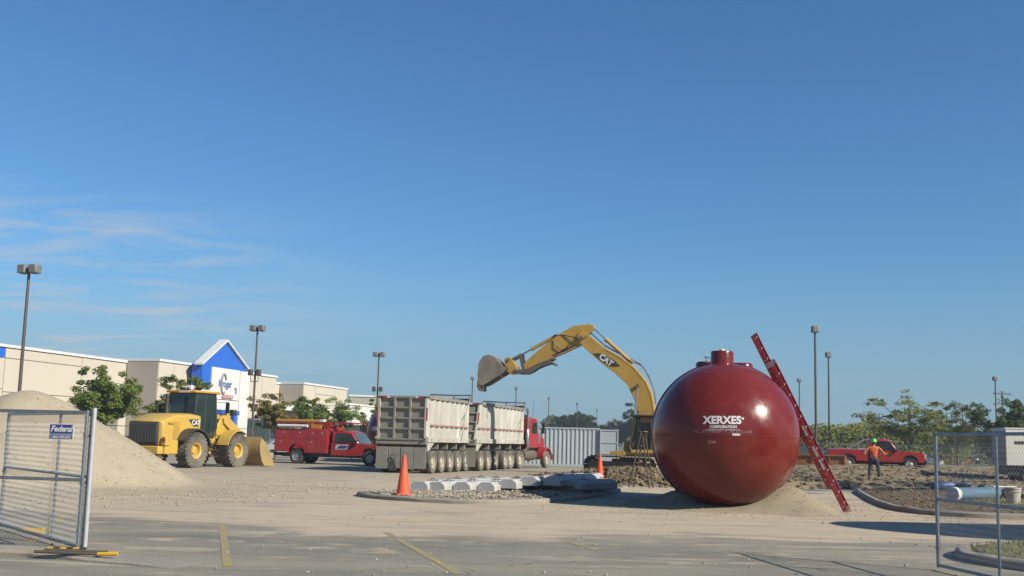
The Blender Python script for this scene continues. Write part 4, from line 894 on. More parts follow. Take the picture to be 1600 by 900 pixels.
# cab
cp = [(-1.15, 1.45), (.45, 1.45), (.62, 1.9), (.42, 3.48), (-1.02, 3.48)]
q = MB()
for y in (-.74, .74):
    for a, b in zip(cp, cp[1:]+cp[:1]): q.tube((a[0], y, a[1]), (b[0], y, b[1]), .055, 6)
    q.tube((-.35, y, 1.45), (-.33, y, 3.48), .05, 6)
for x, z in cp: q.tube((x, -.74, z), (x, .74, z), .05, 6)
q.tube((-1.0, -.28, 1.45), (-1.0, -.28, 3.48), .04, 6); q.box(-1.12, .42, -.76, .76, 1.35, 1.62); q.build('cab_frame', BLK, WL)
gl2 = mat('cab_glass_green', (.03, .06, .055), rough=.05, scale=1, alpha=.8, spec=.9)
q = MB(); q.prism(cp, -.755, -.745); q.prism(cp, .745, .755); q.build('side_glass', gl2, WL)
q = MB(); q.add([(-1.14, -.72, 1.6), (-1.14, .72, 1.6), (-1.03, .72, 3.44), (-1.03, -.72, 3.44)], [(0, 1, 2, 3)]); q.add([(.60, -.72, 1.7), (.60, .72, 1.7), (.43, .72, 3.44), (.43, -.72, 3.44)], [(0, 1, 2, 3)]); q.build('end_glass', gl2, WL, raw=True)
q = MB(); q.box(-.75, -.25, -.28, .28, 1.6, 2.1); q.box(-.85, -.68, -.28, .28, 2.1, 2.75); q.build('seat', BLK, WL, bevel=.05)
q = MB(); q.box(-1.25, .7, -.86, .86, 3.48, 3.60); q.build('cab_roof', mat('roof_orange_yellow', (.66, .34, .05), (.6, .3, .05), .5, scale=2), WL, bevel=.05)
q = MB(); q.box(-1.27, -1.2, -.5, .1, 3.49, 3.57); q.build('number_plate_strip', STK, WL)
q = MB(); q.tube((-1.75, .35, 2.4), (-1.75, .35, 3.4), .085, 12); q.build('exhaust_pipe', BLK, WL, bevel=0)
q = MB(); q.path([(-2.2, .5, 2.4), (-2.2, .5, 3.0)], .03); q.box(-2.3, -2.1, .4, .6, 2.95, 3.05); q.build('air_intake', BLK, WL)
for s in (-1, 1):
    q = MB(); q.path([(.5, s*.8, 3.1), (.75, s*1.25, 3.12), (.8, s*1.3, 2.6), (.6, s*.8, 2.55)], .014); q.box(.74, .80, s*1.22-.10, s*1.22+.10, 2.6, 3.1); q.build('mirror', BLK, WL)
q = MB(); q.path([(-.2, -.98, .6), (-.2, -.98, 1.55), (.0, -.98, 2.3)], .02); q.path([(.3, -.98, .6), (.3, -.98, 1.6), (.3, -.9, 2.2)], .02)
for z in (.5, .8, 1.1): q.box(-.25, .35, -1.15, -.85, z, z+.04)
q.build('ladder_step', BLK, WL)
# lift arms
for s in (-1, 1):
    q = MB(); q.prism([(1.35, 2.35), (1.75, 2.45), (2.9, 1.75), (3.55, .75), (3.5, .45), (3.25, .45), (2.6, 1.35), (1.45, 2.1)], s*.55-.06, s*.55+.06); q.build('lift_arm', YEL, WL, bevel=.02)
    q = MB(); q.tube((1.2, s*.55, 1.2), (2.5, s*.55, 1.55), .08, 10); q.build('lift_cylinder', YELD, WL)
q = MB(); q.tube((1.3, 0, 2.25), (2.5, 0, 2.45), .09, 12); q.prism([(2.3, 2.6), (2.6, 2.65), (2.75, 1.2), (2.55, 1.15)], -.09, .09); q.tube((1.55, -.15, 2.3), (1.55, .15, 2.3), .24, 14); q.build('tilt_linkage', YEL, WL)
for y in (-.625, .625): MB().box(1.95, 2.2, y-.125, y+.125, 2.5, 2.8).build('head_lamp', BLK, WL, bevel=.02)
bp_ = [(3.45, 1.45), (3.35, 1.15), (3.38, .75), (3.55, .3), (3.8, .05), (4.7, .02)]
q = MB(); N = len(bp_)
for off in (0, .04): q.add([(p[0]+off, y, p[1]+off) for y in (-1.42, 1.42) for p in bp_], [(i, i+1, N+i+1, N+i) for i in range(N-1)])
LB = mat('loader_bucket_yellow', (.55, .34, .07), (.34, .25, .12), .55, scale=1.2, dust=(.33, .27, .18), dustamt=.8)
q.build('bucket', LB, WL)
for s in (-1, 1): MB().prism(bp_+[(4.6, .25), (4.0, 1.1)], s*1.42-.02, s*1.42+.02).build('bucket_side', LB, WL)
# badge on the hood side facing the camera (-y side) 
q = MB(); q.prism([(-1.75, 2.22), (-1.0, 2.24), (-1.0, 1.92), (-1.35, 1.90)], -.945, -.925); q.build('badge_panel', BLK, WL)
lettering('CAT', .30, WHT, WL, lambda a, b: (-1.22+a, -.95, 2.07+b), fat=.01)
lettering('950G', .16, mat('decal_dark', (.06, .05, .04), rough=.5), WL, lambda a, b: (-3.0+a, -.945, 1.98+b))

# ------------------------------------------------------------ road vehicles
def wheel_arch(mb, x, r, y0, y1): pass
def body_side(profile, W, name, m, parent, k=.94, bevel=.03):
    return MB().taper(profile, -W, W, k).build(name, m, parent, bevel=bevel)
def arc(cx, r, cz, n=8, lo=0.): return [(cx+r*math.cos(a), cz+r*math.sin(a)) for a in [math.pi*(1-i/n) for i in range(n+1)]][::-1]
def pickup_front(t, x0, W=1.0, m=RED):
    """crew-less cab + bonnet: x0 = back of cab; cab 1.75 long, bonnet 1.55"""
    c0, c1, fr = x0, x0+1.75, x0+3.35; ax_ = x0+2.45
    prof = [(c0, .52)]+[(ax_-.52, .52)]+[p for p in arc(ax_, .50, .50)[::-1]]+[(fr-.10, .52), (fr, .70), (fr-.03, 1.02), (fr-.12, 1.14), (c1-.02, 1.22), (c0, 1.22)]
    MB().taper(prof, -W, W, .965, c=(c1, .9)).build('body', m, t, bevel=.03)
    gh = [(c0, 1.215), (c1+.10, 1.215), (c1-.42, 1.86), (c1-.62, 1.93), (c0+.10, 1.93), (c0, 1.86)]
    MB().taper(gh, -W+.08, W-.08, .9, c=(c0+.8, 1.25)).build('cab_roof', m, t, bevel=.04)
    MB().box(ax_-.56, ax_+.5, -W+.13, W-.13, .5, 1.0).build('wheel_well', BLK, t)
    for s in (-1, 1):
        y0, y1 = sorted((s*(W-.115), s*(W-.055))); MB().prism([(c0+.30, 1.27), (c1-.12, 1.27), (c1-.48, 1.80), (c0+.36, 1.80)], y0, y1).build('side_window', GLS, t)
        y0, y1 = sorted((s*(W-.02), s*(W+.008))); MB().prism([(c0+.22, .62), (c1-.12, .62), (c1-.05, 1.18), (c0+.22, 1.18)], y0, y1).build('door', m, t, bevel=.01)
        MB().box(c0+.3, c0+.45, *sorted((s*(W+.009), s*(W+.03))), 1.08, 1.12).build('door_handle', BLK, t)
        q = MB(); q.cbox((c1-.08, s*(W+.13), 1.32), (.10, .16, .24)); q.tube((c1-.05, s*(W-.05), 1.26), (c1-.08, s*(W+.1), 1.28), .02); q.build('mirror', BLK, t, bevel=.02)
        MB().cbox((fr-.03, s*(W-.16), .92), (.10, .24, .17)).build('headlight', LENS, t, bevel=.02); MB().cbox((fr-.05, s*(W-.05), .78), (.10, .10, .10)).build('indicator', LORA, t, bevel=.01)
    MB().add([(c1+.02, -W+.17, 1.25), (c1+.02, W-.17, 1.25), (c1-.44, W-.22, 1.83), (c1-.44, -W+.22, 1.83), (c1+.085, -W+.17, 1.25), (c1+.085, W-.17, 1.25), (c1-.385, W-.22, 1.83), (c1-.385, -W+.22, 1.83)], [(0, 1, 2, 3), (4, 7, 6, 5), (0, 4, 5, 1), (2, 6, 7, 3), (0, 3, 7, 4), (1, 5, 6, 2)]).build('windscreen', GLL, t)
    MB().box(fr-.015, fr+.02, -W+.32, W-.32, .72, 1.02).build('grille', BLK, t, bevel=.01)
    MB().box(fr-.02, fr+.16, -W, W, .46, .68).build('bumper', mat('bumper_grey', (.14, .145, .16), rough=.4), t, bevel=.03)
    for i in range(5): MB().sphere((c1-.75, -.5+.25*i, 1.95), .035, 8, 5).build('roof_marker', LORA, t)
    return fr, ax_
# --- service truck: heading to the right and slightly towards the camera
SV = thing('service_truck', 'red utility service truck with toolbox body, ladder rack and white pipe', 'truck', (-10.9, 62.4, 0), R(-16))
fr, axf = pickup_front(SV, .95)
wheel(SV, axf, -.88, .42, .24, -1, 'truck', RUBD, ALU); wheel(SV, axf, .88, .42, .24, 1, 'truck', RUBD, ALU)
for s in (-1, 1): wheel(SV, -1.15, s*.92, .42, .24, s, 'truck', RUBD, ALU, dual=True)
q = MB(); q.box(-2.4, 4.2, -.45, -.3, .4, .6); q.box(-2.4, 4.2, .3, .45, .4, .6); q.build('chassis', BLK, SV)
for s in (-1, 1):
    pr = [(-2.55, .68), (-1.72, .68)]+arc(-1.15, .55, .60)[::-1]+[(-.58, .62), (.82, .62), (.82, 2.0), (-2.55, 2.0)]
    MB().prism(pr, *sorted((s*.62, s*1.09))).build('toolbox_body', RED, SV, bevel=.02)
    y0, y1 = sorted((s*1.092, s*1.108))
    for (a, b, c, d) in ((-2.50, -1.75, .72, 1.42), (-.5, .15, .68, 1.42), (.18, .78, .68, 1.96), (-2.50, -1.45, 1.46, 1.96), (-1.42, -.45, 1.46, 1.96), (-.42, .15, 1.46, 1.96)):
        MB().box(a, b, y0, y1, c, d).build('locker_door', RED, SV, bevel=.006)
        MB().box((a+b)/2-.05, (a+b)/2+.05, *sorted((s*1.109, s*1.118)), d-.22, d-.12).build('latch', ALU, SV)
    q = MB()
    for x in (-2.45, -.4, .75): q.box(x-.03, x+.03, *sorted((s*.98, s*1.04)), 2.0, 2.36)
    q.box(-2.55, 2.3, *sorted((s*.97, s*1.05)), 2.36, 2.44); q.build('rack_rail', RED, SV)
q = MB()
for x in (-2.45, -.8, .75, 2.2): q.box(x-.03, x+.03, -1.0, 1.0, 2.37, 2.43)
q.box(.76, .82, -1.0, 1.0, 1.9, 2.36); q.build('rack_crossbar', RED, SV)
MB().box(-2.55, .8, -.62, .62, .8, .9).build('bed_floor', RED, SV); MB().box(-2.62, -2.55, -1.0, 1.0, .45, .62).build('rear_bumper', BLK, SV)
MB().tube((-2.35, -1.14, 2.17), (-.45, -1.14, 2.17), .085, 14).build('pipe_carrier', WHT, SV)
q = MB(); q.box(-.25, .35, -1.05, -.8, 2.03, 2.28); q.build('orange_box', LORA, SV)
q = MB(); q.box(1.3, 2.1, -1.022, -1.010, .88, 1.15); q.build('door_sign', STK, SV)
q = MB(); q.prism([(1.36, .92), (1.95, .92), (2.04, 1.11), (1.55, 1.11)], -1.027, -1.023); q.build('door_logo', BLUS, SV)
q = MB(); 
for k in range(4): q.sphere((.95+.25*k, -.4+.2*k, 2.3), .16, 8, 6)
q.path([(.9, -.8, 2.2), (1.3, -.4, 2.35), (1.9, -.6, 2.2), (2.2, 0, 2.3)], .04); q.build('rack_gear', BLK, SV)
q = MB(); q.box(2.45, 2.75, -.5, -.1, 2.44, 2.50)
FL = thing('step_ladder', 'yellow fibreglass ladder lying flat on the service truck rack', 'ladder', (-10.9, 62.4, 0), R(-16))
for y in (-.95, -.55): MB().box(-2.6, .2, y-.02, y+.02, 2.45, 2.56).build('side_rail', YEL, FL)
for i in range(8): MB().box(-2.4+i*.32, -2.34+i*.32, -.93, -.57, 2.48, 2.52).build('rung', ALU, FL)
MB().box(.2, .42, -.98, -.52, 2.44, 2.57).build('ladder_cap', STK, FL)
# --- pickup on the right
PK = thing('pickup_truck', 'red pickup truck parked behind the standing worker and earth bank', 'pickup', (22.6, 67.1, .36), R(-13))
fr, axf = pickup_front(PK, .0, .98)
pr = [(-2.35, .60), (-1.75, .56)]+arc(-1.2, .48, .52)[::-1]+[(-.65, .56), (-.05, .56), (-.05, 1.26), (-2.35, 1.26), (-2.4, 1.2)]
for s in (-1, 1): MB().prism(pr, *sorted((s*.90, s*.99))).build('bed_side', RED, PK, bevel=.02)
B(PK, 'wheel_well', BLK, (-1.75, -.65, -.88, .88, .5, 1.0)); B(PK, 'tailgate', RED, (-2.38, -2.31, -.9, .9, .6, 1.25), bevel=.02); B(PK, 'bed_floor', BLK, (-2.31, -.12, -.9, .9, .66, .72)); B(PK, 'bed_front', RED, (-.11, -.05, -.9, .9, .72, 1.25))
B(PK, 'rear_bumper', ALU, (-2.5, -2.36, -.95, .95, .5, .66), bevel=.03)
for x in (-1.2, axf):
    for s in (-1, 1): wheel(PK, x, s*.84, .39, .24, s, 'car', RUBD, ALU)
B(PK, 'chassis', BLK, (-2.4, 3.4, -.5, .5, .38, .58)); B(PK, 'bed_rail', ALU, (-2.3, -.1, -.97, -.92, 1.262, 1.30), (-2.3, -.1, .92, .97, 1.262, 1.30))
q = MB(); q.path([(-1.2, -.9, 1.28), (-.25, -.85, 1.85), (-.05, -.85, 1.9)], .035); q.path([(-1.2, .9, 1.28), (-.25, .85, 1.85), (-.05, .85, 1.9)], .035); q.build('rack_bar', ALU, PK)
q = MB(); q.prism([(.6, .95), (1.4, 1.0), (1.25, 1.12), (.9, 1.10)], -.995, -.990); q.build('door_logo', LORA, PK)

def car(loc, rz, m, label, style='sedan', group='cars parked beyond the site fence'):
    t = thing('parked_car', label, 'car', loc, rz, group); W = .88
    if style == 'van':
        prof = [(-2.3, .35)]+[p for p in arc(-1.4, .38, .35)[::-1]]+[p for p in arc(1.45, .38, .35)[::-1]]+[(2.25, .38), (2.35, .6), (2.25, .95), (1.5, 1.1), (-2.35, 1.1)]
        gh = [(-2.35, 1.09), (1.5, 1.09), (.75, 1.72), (.4, 1.80), (-2.1, 1.80), (-2.3, 1.6)]; win = [(-2.0, 1.15), (1.15, 1.15), (.62, 1.62), (-1.95, 1.62)]
    else:
        prof = [(-2.25, .35)]+[p for p in arc(-1.35, .36, .33)[::-1]]+[p for p in arc(1.4, .36, .33)[::-1]]+[(2.2, .36), (2.3, .55), (2.15, .82), (.95, .95), (-1.5, 1.0), (-2.2, .96), (-2.3, .7)]
        gh = [(-1.75, .97), (1.0, .93), (.25, 1.38), (-.05, 1.43), (-.85, 1.43), (-1.15, 1.36)]; win = [(-1.35, 1.02), (.68, 1.0), (.15, 1.33), (-.85, 1.35), (-1.0, 1.32)]
    MB().taper(prof, -W, W, .95).build('body', m, t, bevel=.03)
    for x in (-1.38, 1.42): MB().box(x-.36, x+.36, -W+.1, W-.1, .30, .68).build('wheel_well', BLK, t)
    MB().taper(gh, -W+.06, W-.06, .82, c=(-.4, .95)).build('roof', m, t, bevel=.04)
    for s in (-1, 1):
        MB().prism(win, *sorted((s*(W-.12), s*(W-.055)))).build('side_window', GLS, t)
        x = 2.18 if style == 'sedan' else 2.26
        MB().cbox((x, s*.66, .68), (.12, .30, .13)).build('headlight', LENS, t, bevel=.02); MB().cbox((-2.24, s*.68, .80), (.10, .28, .14)).build('tail_lamp', LRED, t, bevel=.02)
    g0, g1 = (gh[1], gh[2]); MB().add([(g0[0]-.06, -.66, g0[1]+.05), (g0[0]-.06, .66, g0[1]+.05), (g1[0]+.06, .58, g1[1]-.04), (g1[0]+.06, -.58, g1[1]-.04), (g0[0]+.0, -.66, g0[1]+.06), (g0[0]+.0, .66, g0[1]+.06), (g1[0]+.10, .58, g1[1]-.03), (g1[0]+.10, -.58, g1[1]-.03)], [(0, 1, 2, 3), (4, 7, 6, 5), (0, 4, 5, 1), (2, 6, 7, 3), (0, 3, 7, 4), (1, 5, 6, 2)]).build('windscreen', GLL, t)
    g0, g1 = (gh[0], gh[-1]); MB().add([(g0[0]+.0, -.62, g0[1]+.06), (g0[0]+.0, .62, g0[1]+.06), (g1[0]-.06, .58, g1[1]-.02), (g1[0]-.06, -.58, g1[1]-.02), (g0[0]+.08, -.62, g0[1]+.06), (g0[0]+.08, .62, g0[1]+.06), (g1[0]+.02, .58, g1[1]-.04), (g1[0]+.02, -.58, g1[1]-.04)], [(0, 1, 2, 3), (4, 7, 6, 5), (0, 4, 5, 1), (2, 6, 7, 3), (0, 3, 7, 4), (1, 5, 6, 2)]).build('rear_window', GLS, t)
    for x in ((-1.35, 1.4) if style == 'sedan' else (-1.4, 1.45)):
        for s in (-1, 1): wheel(t, x, s*.77, .32, .2, s, 'car', RUBD, ALU)
    return t
CP = {k: mat('car_'+k, c, rough=.25, scale=1, coat=.6) for k, c in dict(silver=(.42, .44, .46), navy=(.02, .035, .07), teal=(.03, .06, .07), white=(.7, .7, .68), red=(.38, .02, .02), maroon=(.16, .02, .025), black=(.02, .02, .022), grey=(.18, .19, .20), tan=(.35, .30, .22), blue=(.05, .10, .22)).items()}
left_group = 'cars parked behind the wheel loader'
car((-14.2, 69.5, 0), R(20), CP['silver'], 'silver car half hidden behind the loader bucket and red service truck', group=left_group)
car((-27.0, 68.0, 0), R(172), CP['teal'], 'dark green car whose tail shows between sand pile and loader', group=left_group)
car((-30.5, 74.0, 0), R(150), CP['grey'], 'grey car mostly hidden by the sand pile below the leftmost tree', group=left_group)
car((-22.5, 82.0, 0), R(15), CP['white'], 'white car beyond the fence behind the wheel loader cab', group=left_group)
car((53.0, 128.0, .0), R(-12), CP['red'], 'bright red car parked alone beyond the fence left of the gate panel')
base = {k: None for k in CP}
spec = [(25.6, 92, 5, 'navy', 'van', 'dark blue van just right of the big tank beyond the fence'), (28.6, 93, 8, 'black', 'sedan', 'black car beside the dark blue van beyond the orange dumpster'),
        (34.6, 99, -60, 'white', 'van', 'white van nose on behind the red pickup bed'), (38.6, 100, -70, 'silver', 'sedan', 'silver car beyond the red pickup bed'), (40.6, 113, -65, 'tan', 'sedan', 'tan car just left of the worker beyond the fence')]
rowc = ['white', 'navy', 'silver', 'grey', 'black', 'blue', 'white', 'silver', 'maroon', 'navy', 'grey', 'white', 'silver']
ords = ['first', 'second', 'third', 'fourth', 'fifth', 'sixth', 'seventh', 'eighth', 'ninth', 'tenth', 'eleventh', 'twelfth', 'thirteenth']
for i, c in enumerate(rowc): spec.append((66.0+i*2.75, 160-i*.6, -75, c, 'van' if i % 4 == 1 else 'sedan', '%s parked in the far row seen through the right gate, %s from the left' % (c if c != 'navy' else 'dark blue', ords[i])))
proto = {}
for x, y, rz, c, st, lb in spec:
    if (c, st) in proto: copy_tree(proto[(c, st)], (x, y, 0), R(rz), lb, 'cars parked beyond the site fence')
    else: proto[(c, st)] = car((x, y, 0), R(rz), CP[c], lb, st)

# ------------------------------------------------------------ dumpster
DB = mat('rusty_orange', (.42, .17, .035), (.30, .11, .03), .7, scale=2, dust=(.2, .12, .07), dustamt=.6, bump=.1)
dp = thing('dumpster', 'rusty orange dumpster with slanted end beside the red pickup', 'dumpster', (19.05, 66.4, .0), R(-19))
w0, w1 = -1.9, 1.9; H_ = 1.25
q = MB(); q.prism([(-1.2, .12), (1.9, .12), (1.9, H_), (-2.3, H_)], -.95, -.91); q.prism([(-1.2, .12), (1.9, .12), (1.9, H_), (-2.3, H_)], .91, .95); q.prism([(-1.2, .12), (1.9, .12), (1.9, .18), (-1.2, .18)], -.91, .91); q.box(1.86, 1.9, -.91, .91, .18, H_)
q.add([(-1.2, -.91, .12), (-2.3, -.91, H_), (-2.3, .91, H_), (-1.2, .91, .12), (-1.16, -.91, .14), (-2.26, -.91, H_), (-2.26, .91, H_), (-1.16, .91, .14)], [(0, 1, 2, 3), (4, 7, 6, 5), (0, 4, 5, 1), (3, 2, 6, 7), (0, 3, 7, 4), (1, 5, 6, 2)])
q.build('tub', DB, dp)
for x in (-1.1, -.1, .9, 1.8): MB().box(x, x+.10, -1.03, -.95, .12, H_-.08).build('side_rib', DB, dp)
MB().box(-2.35, 1.95, -1.05, -.9, H_-.08, H_+.02).build('top_rail', DB, dp); MB().box(-1.5, 1.9, -1.02, -.95, .62, .70).build('middle_rail', DB, dp)
MB().prism([(-2.35, H_-.08), (-2.2, H_-.08), (-1.15, .12), (-1.4, .12)], -1.02, -.955).build('slanted_end_rib', DKS, dp)

# ------------------------------------------------------------ white truck on the right
WT = thing('box_truck', 'white box truck seen through the right gate near the picture edge', 'truck', (24.6, 53.4, .0), R(-9))
# long axis points to the camera's right; near corner visible
q = MB(); q.box(0, 6., -1.2, 1.2, 1.0, 2.78); q.build('cargo_box', mat('truck_cream', (.88, .85, .76), (.80, .78, .70), .5, scale=1, dust=DUST, dustamt=.15), WT, bevel=.03)
B(WT, 'roof_rail', WHT, (-.02, 6.02, -1.22, 1.22, 2.78, 2.86)); B(WT, 'vent', BLK, (-.01, -.004, -.9, -.2, 2.2, 2.4), (.4, 1.2, -1.208, -1.2, 2.05, 2.2))
B(WT, 'chassis', BLK, (.1, 6., -1.0, 1.0, .55, .98)); B(WT, 'rear_door', mat('shade_grey_panel', (.26, .25, .27), rough=.5), (-.02, -.003, -1.1, 1.1, 1.05, 2.7))  # rear door painted dark grey for the shade on this cream end
for x in (1.2, 4.8):
    for s in (-1, 1): wheel(WT, x, s*.95, .48, .28, s, 'truck', RUBD, ALU)
q = MB(); q.box(6.05, 7.6, -1.1, 1.1, .7, 2.5); q.build('cab', WHT, WT, bevel=.1); B(WT, 'side_window', GLS, (6.5, 7.3, -1.115, -1.1, 1.7, 2.3), (6.5, 7.3, 1.1, 1.115, 1.7, 2.3))
B(WT, 'underbody_box', BLK, (2.2, 4.0, -1.1, -.6, .35, .95), (2.2, 4.0, .6, 1.1, .35, .95), bevel=.02)

# ------------------------------------------------------------ pipes, bucket and tarps by the bed
hb = lambda x, y: max(bed_h(x, y), 0)
PB = mat('blue_grey_pipe', (.10, .17, .25), (.14, .21, .29), .45, scale=2)
pp = thing('drain_pipe', 'large blue pipe with a white end cap lying on the grass behind the right gate', 'pipe', (12.95, 31.0, hb(13, 31)-.07), 0)
a_ = Vector((0, 0, .27)); b_2 = Vector((2.6, 2.0, .27)); MB().tube(a_, b_2, .19, 24).build('pipe_body', PB, pp, angle=40)
dr_ = (b_2-a_).normalized(); MB().tube(a_-dr_*.10, a_+dr_*.08, .205, 24).build('end_cap', WHT, pp, angle=40)
pp2 = thing('drain_pipe', 'short bright blue pipe lying behind the capped pipe', 'pipe', (17.4, 43.0, hb(17, 43)+.0), 0)
MB().tube((-.3, 0, .14), (1.4, .6, .14), .14, 18).build('pipe_body', mat('bright_blue_pipe', (.07, .13, .33), rough=.45), pp2, angle=40)
bk_ = thing('bucket', 'dirty white plastic bucket on the grass beside the blue pipe', 'bucket', (13.95, 29.5, hb(13.95, 29.5)), .4)
q = MB(); q.lathe([(.17, 0), (.215, .42), (.225, .42), (.225, .46), (.20, .46), (.16, .03), (.0005, .03)], 24); q.lathe([(.22, .33), (.232, .34), (.22, .35)], 24); q.build('pail', mat('bucket_plastic', (.62, .57, .48), (.5, .44, .36), .5, scale=4), bk_)
MB().path([(.22*math.cos(a), .22*math.sin(a)*.3, .42-.18*math.sin(a)) for a in [math.pi*i/8 for i in range(9)]], .006).build('handle', ALU, bk_)
B(bk_, 'plank_lid', WHT, (-.75, .1, -.05, .2, .465, .49))
for i, (x, y, lb) in enumerate(((18.9, 43.4, 'black tarpaulin bundle behind the blue pipes, left one'), (15.7, 32.6, 'dark tarpaulin bundle at the right end of the blue pipes'))):
    q = MB(); 
    for k in range(7): q.sphere((random.uniform(-.7, .7), random.uniform(-.3, .3), .2), random.uniform(.15, .27), 9, 6, (1.3, 1, .8))
    o = q.build('tarpaulin_bundle', BLK, smooth=True); o.location = (x, y, hb(x, y)); tag(o, lb, 'tarpaulin')
for i, (x, y, a, lb) in enumerate(((13.4, 46.5, 12, 'weathered plank lying on the earth right of the ladder'), (20.5, 47.5, 3, 'long pale board at the back edge of the mulch bed'), (12.0, 49, -20, 'short plank on the earth behind the ladder foot'))):
    o = MB().box(-1.6, 1.6, -.07, .07, 0, .04).build('plank', WOOD); o.location = (x, y, dirt_h(x, y)+.06); o.rotation_euler = (0, R(-2), R(a)); tag(o, lb, 'plank', 'loose planks')
o = MB().box(-.13, .13, -.05, .05, 0, .004).build('paint_mark', mat('marking_orange', (.8, .12, .03), rough=.7)); o.location = (10.62, 28.35, .1445); o.rotation_euler = (0, 0, R(75)); tag(o, 'orange spray mark on top of the mulch bed kerb', 'paint mark')

# ------------------------------------------------------------ wooden step ladder by the tank
WOODD = mat('dark_old_wood', (.11, .09, .065), (.07, .055, .04), .85, scale=3, bump=.2)
SL = thing('step_ladder', 'weathered wooden step ladder standing open left of the tank before the excavator', 'ladder', (4.95, 39.4, 0.0), R(-25))
for s in (-1, 1):
    MB().tube((-.42, s*.28, 0), (0, s*.18, 2.05), .035, 6).build('front_leg', WOODD, SL); MB().tube((.36, s*.24, 0), (.04, s*.17, 2.0), .028, 6).build('back_leg', WOODD, SL)
for i in range(6):
    z = .3+i*.3; x = -.42+.42*z/2.05; MB().box(x-.05, x+.07, -.27+.05*z, .27-.05*z, z, z+.025).build('tread', WOODD, SL)
MB().box(-.1, .14, -.2, .2, 2.04, 2.07).build('top_cap', WOOD, SL); MB().box(.18, .22, -.22, .22, .9, .95).build('brace', WOOD, SL)

# ------------------------------------------------------------ chain link
def chain(mb, P0, u, L, z0, z1, pitch, r, n=3):
    """diamond mesh: zig-zag wires in the plane of unit vector u; alternate bulge gives the weave"""
    w = Vector((-u[1], u[0], 0)); u = Vector((u[0], u[1], 0)); P0 = Vector(P0); ncol = int(L/pitch); nr = int((z1-z0)/(pitch*1.15))
    for c in range(ncol+1):
        pts = []
        for k in range(2*nr+1):
            x = c*pitch+(pitch/2 if (k % 2) == 0 else -pitch/2); z = z0+(z1-z0)*k/(2*nr)
            pts.append(P0+u*min(max(x, 0), L)+Vector((0, 0, z))+w*(r*.35 if k % 2 else -r*.35))
        o = len(mb.v)
        for p in pts:
            for (du, dw) in ((r, 0), (-r*.5, r*.87), (-r*.5, -r*.87)): q = p+u*du+w*dw; mb.v.append((q.x, q.y, q.z))
        for k in range(len(pts)-1):
            a = o+3*k; mb.f += [(a, a+1, a+4, a+3), (a+1, a+2, a+5, a+4), (a+2, a, a+3, a+5)]
def gate(p0, p1, H, label, posts=(0, 1), mids=(.5,), rails=(.0, .5, 1.), r=.024, pitch=.062, wr=.0026, diag=None, cat='gate'):
    a = Vector((*p0, 0)); b = Vector((*p1, 0)); u = (b-a).normalized(); L = (b-a).length
    t = thing('gate', label, cat, a, math.atan2(u.y, u.x), 'chain link gate panels')
    for x in (0, L): MB().tube((x, 0, .04), (x, 0, H+.03), r, 12).build('post', GALV, t)
    for f in mids: MB().tube((L*f, 0, .08), (L*f, 0, H), r*.8, 10).build('upright', GALV, t)
    for f in rails: MB().tube((0, 0, .07+(H-.07)*f), (L, 0, .07+(H-.07)*f), r*.9, 10).build('rail', GALV, t)
    if diag: MB().tube((0, 0, .10), (L, 0, H*.5), r*.5, 8).build('brace', GALV, t)
    mb = MB(); chain(mb, (0, r+.004, 0), (1, 0), L, .08, H, pitch, wr); o = mb.build('chain_mesh', GALVM, t, raw=True); o['kind'] = 'stuff'
    q = MB()
    for f in (0, L):
        for z in (.3, .9, 1.5): q.lathe([(r+.002, z-.015), (r+.010, z-.015), (r+.010, z+.015), (r+.002, z+.015)], 12, 'z', (f, 0, 0))
    q.build('clamp', GALV, t)
    return t, L
ga, gl_ = gate((-5.46, 13.74), (-9.5, 14.35), 1.80, 'near left chain link gate panel carrying the blue Federal sign', mids=(.5,), rails=(0, .5, 1.))
gate((-5.44, 13.86), (-7.98, 16.95), 1.80, 'left gate panel folded back behind the one with the sign', mids=(.33,), rails=(0, .52, 1.), diag=False)
gate((5.76, 14.35), (6.16, 11.35), 1.80, 'right chain link gate panel swung towards the camera', mids=(.46,), rails=(0, .5, 1.), wr=.0036)
gate((6.14, 11.2), (9.6, 9.4), 1.80, 'second right gate panel running on out of the picture', mids=(.5,), wr=.0036)
q = MB().tube((-5.375, 13.76, 0), (-5.375, 13.76, 1.86), .028, 14).build('gate_post', GALVM); tag(q, 'round galvanised gate post at the right edge of the left gates', 'post')
# sign on the left panel
sg = thing('fence_sign', 'small blue and white Federal sign wired to the left gate panel', 'sign', ga.location+Vector((0, 0, .045)), ga.rotation_euler[2])
SX = .145; mb = MB(); mb.box(SX, SX+.335, .045, .052, 1.40, 1.60); mb.build('plate', WHT, sg)
mb = MB(); mb.box(SX+.008, SX+.327, .0525, .0545, 1.478, 1.592); mb.build('blue_field', BLUS, sg)
mb = MB(); mb.box(SX+.008, SX+.327, .0525, .0545, 1.408, 1.452); mb.build('blue_field', BLUS, sg)
mb = MB(); mb.box(SX+.008, SX+.327, .0525, .0540, 1.455, 1.475); mb.build('grey_band', mat('sign_grey', (.3, .31, .33), rough=.5), sg)
fs_ = lambda cx, cz: (lambda a, b: (cx-a, .057, cz+b))
lettering('Federal', .105, WHT, sg, fs_(SX+.168, 1.534), fat=.003, shear=.25, space=.95)
lettering('1-800-290-8321', .046, WHT, sg, fs_(SX+.168, 1.430), fat=.0012, shear=.1)

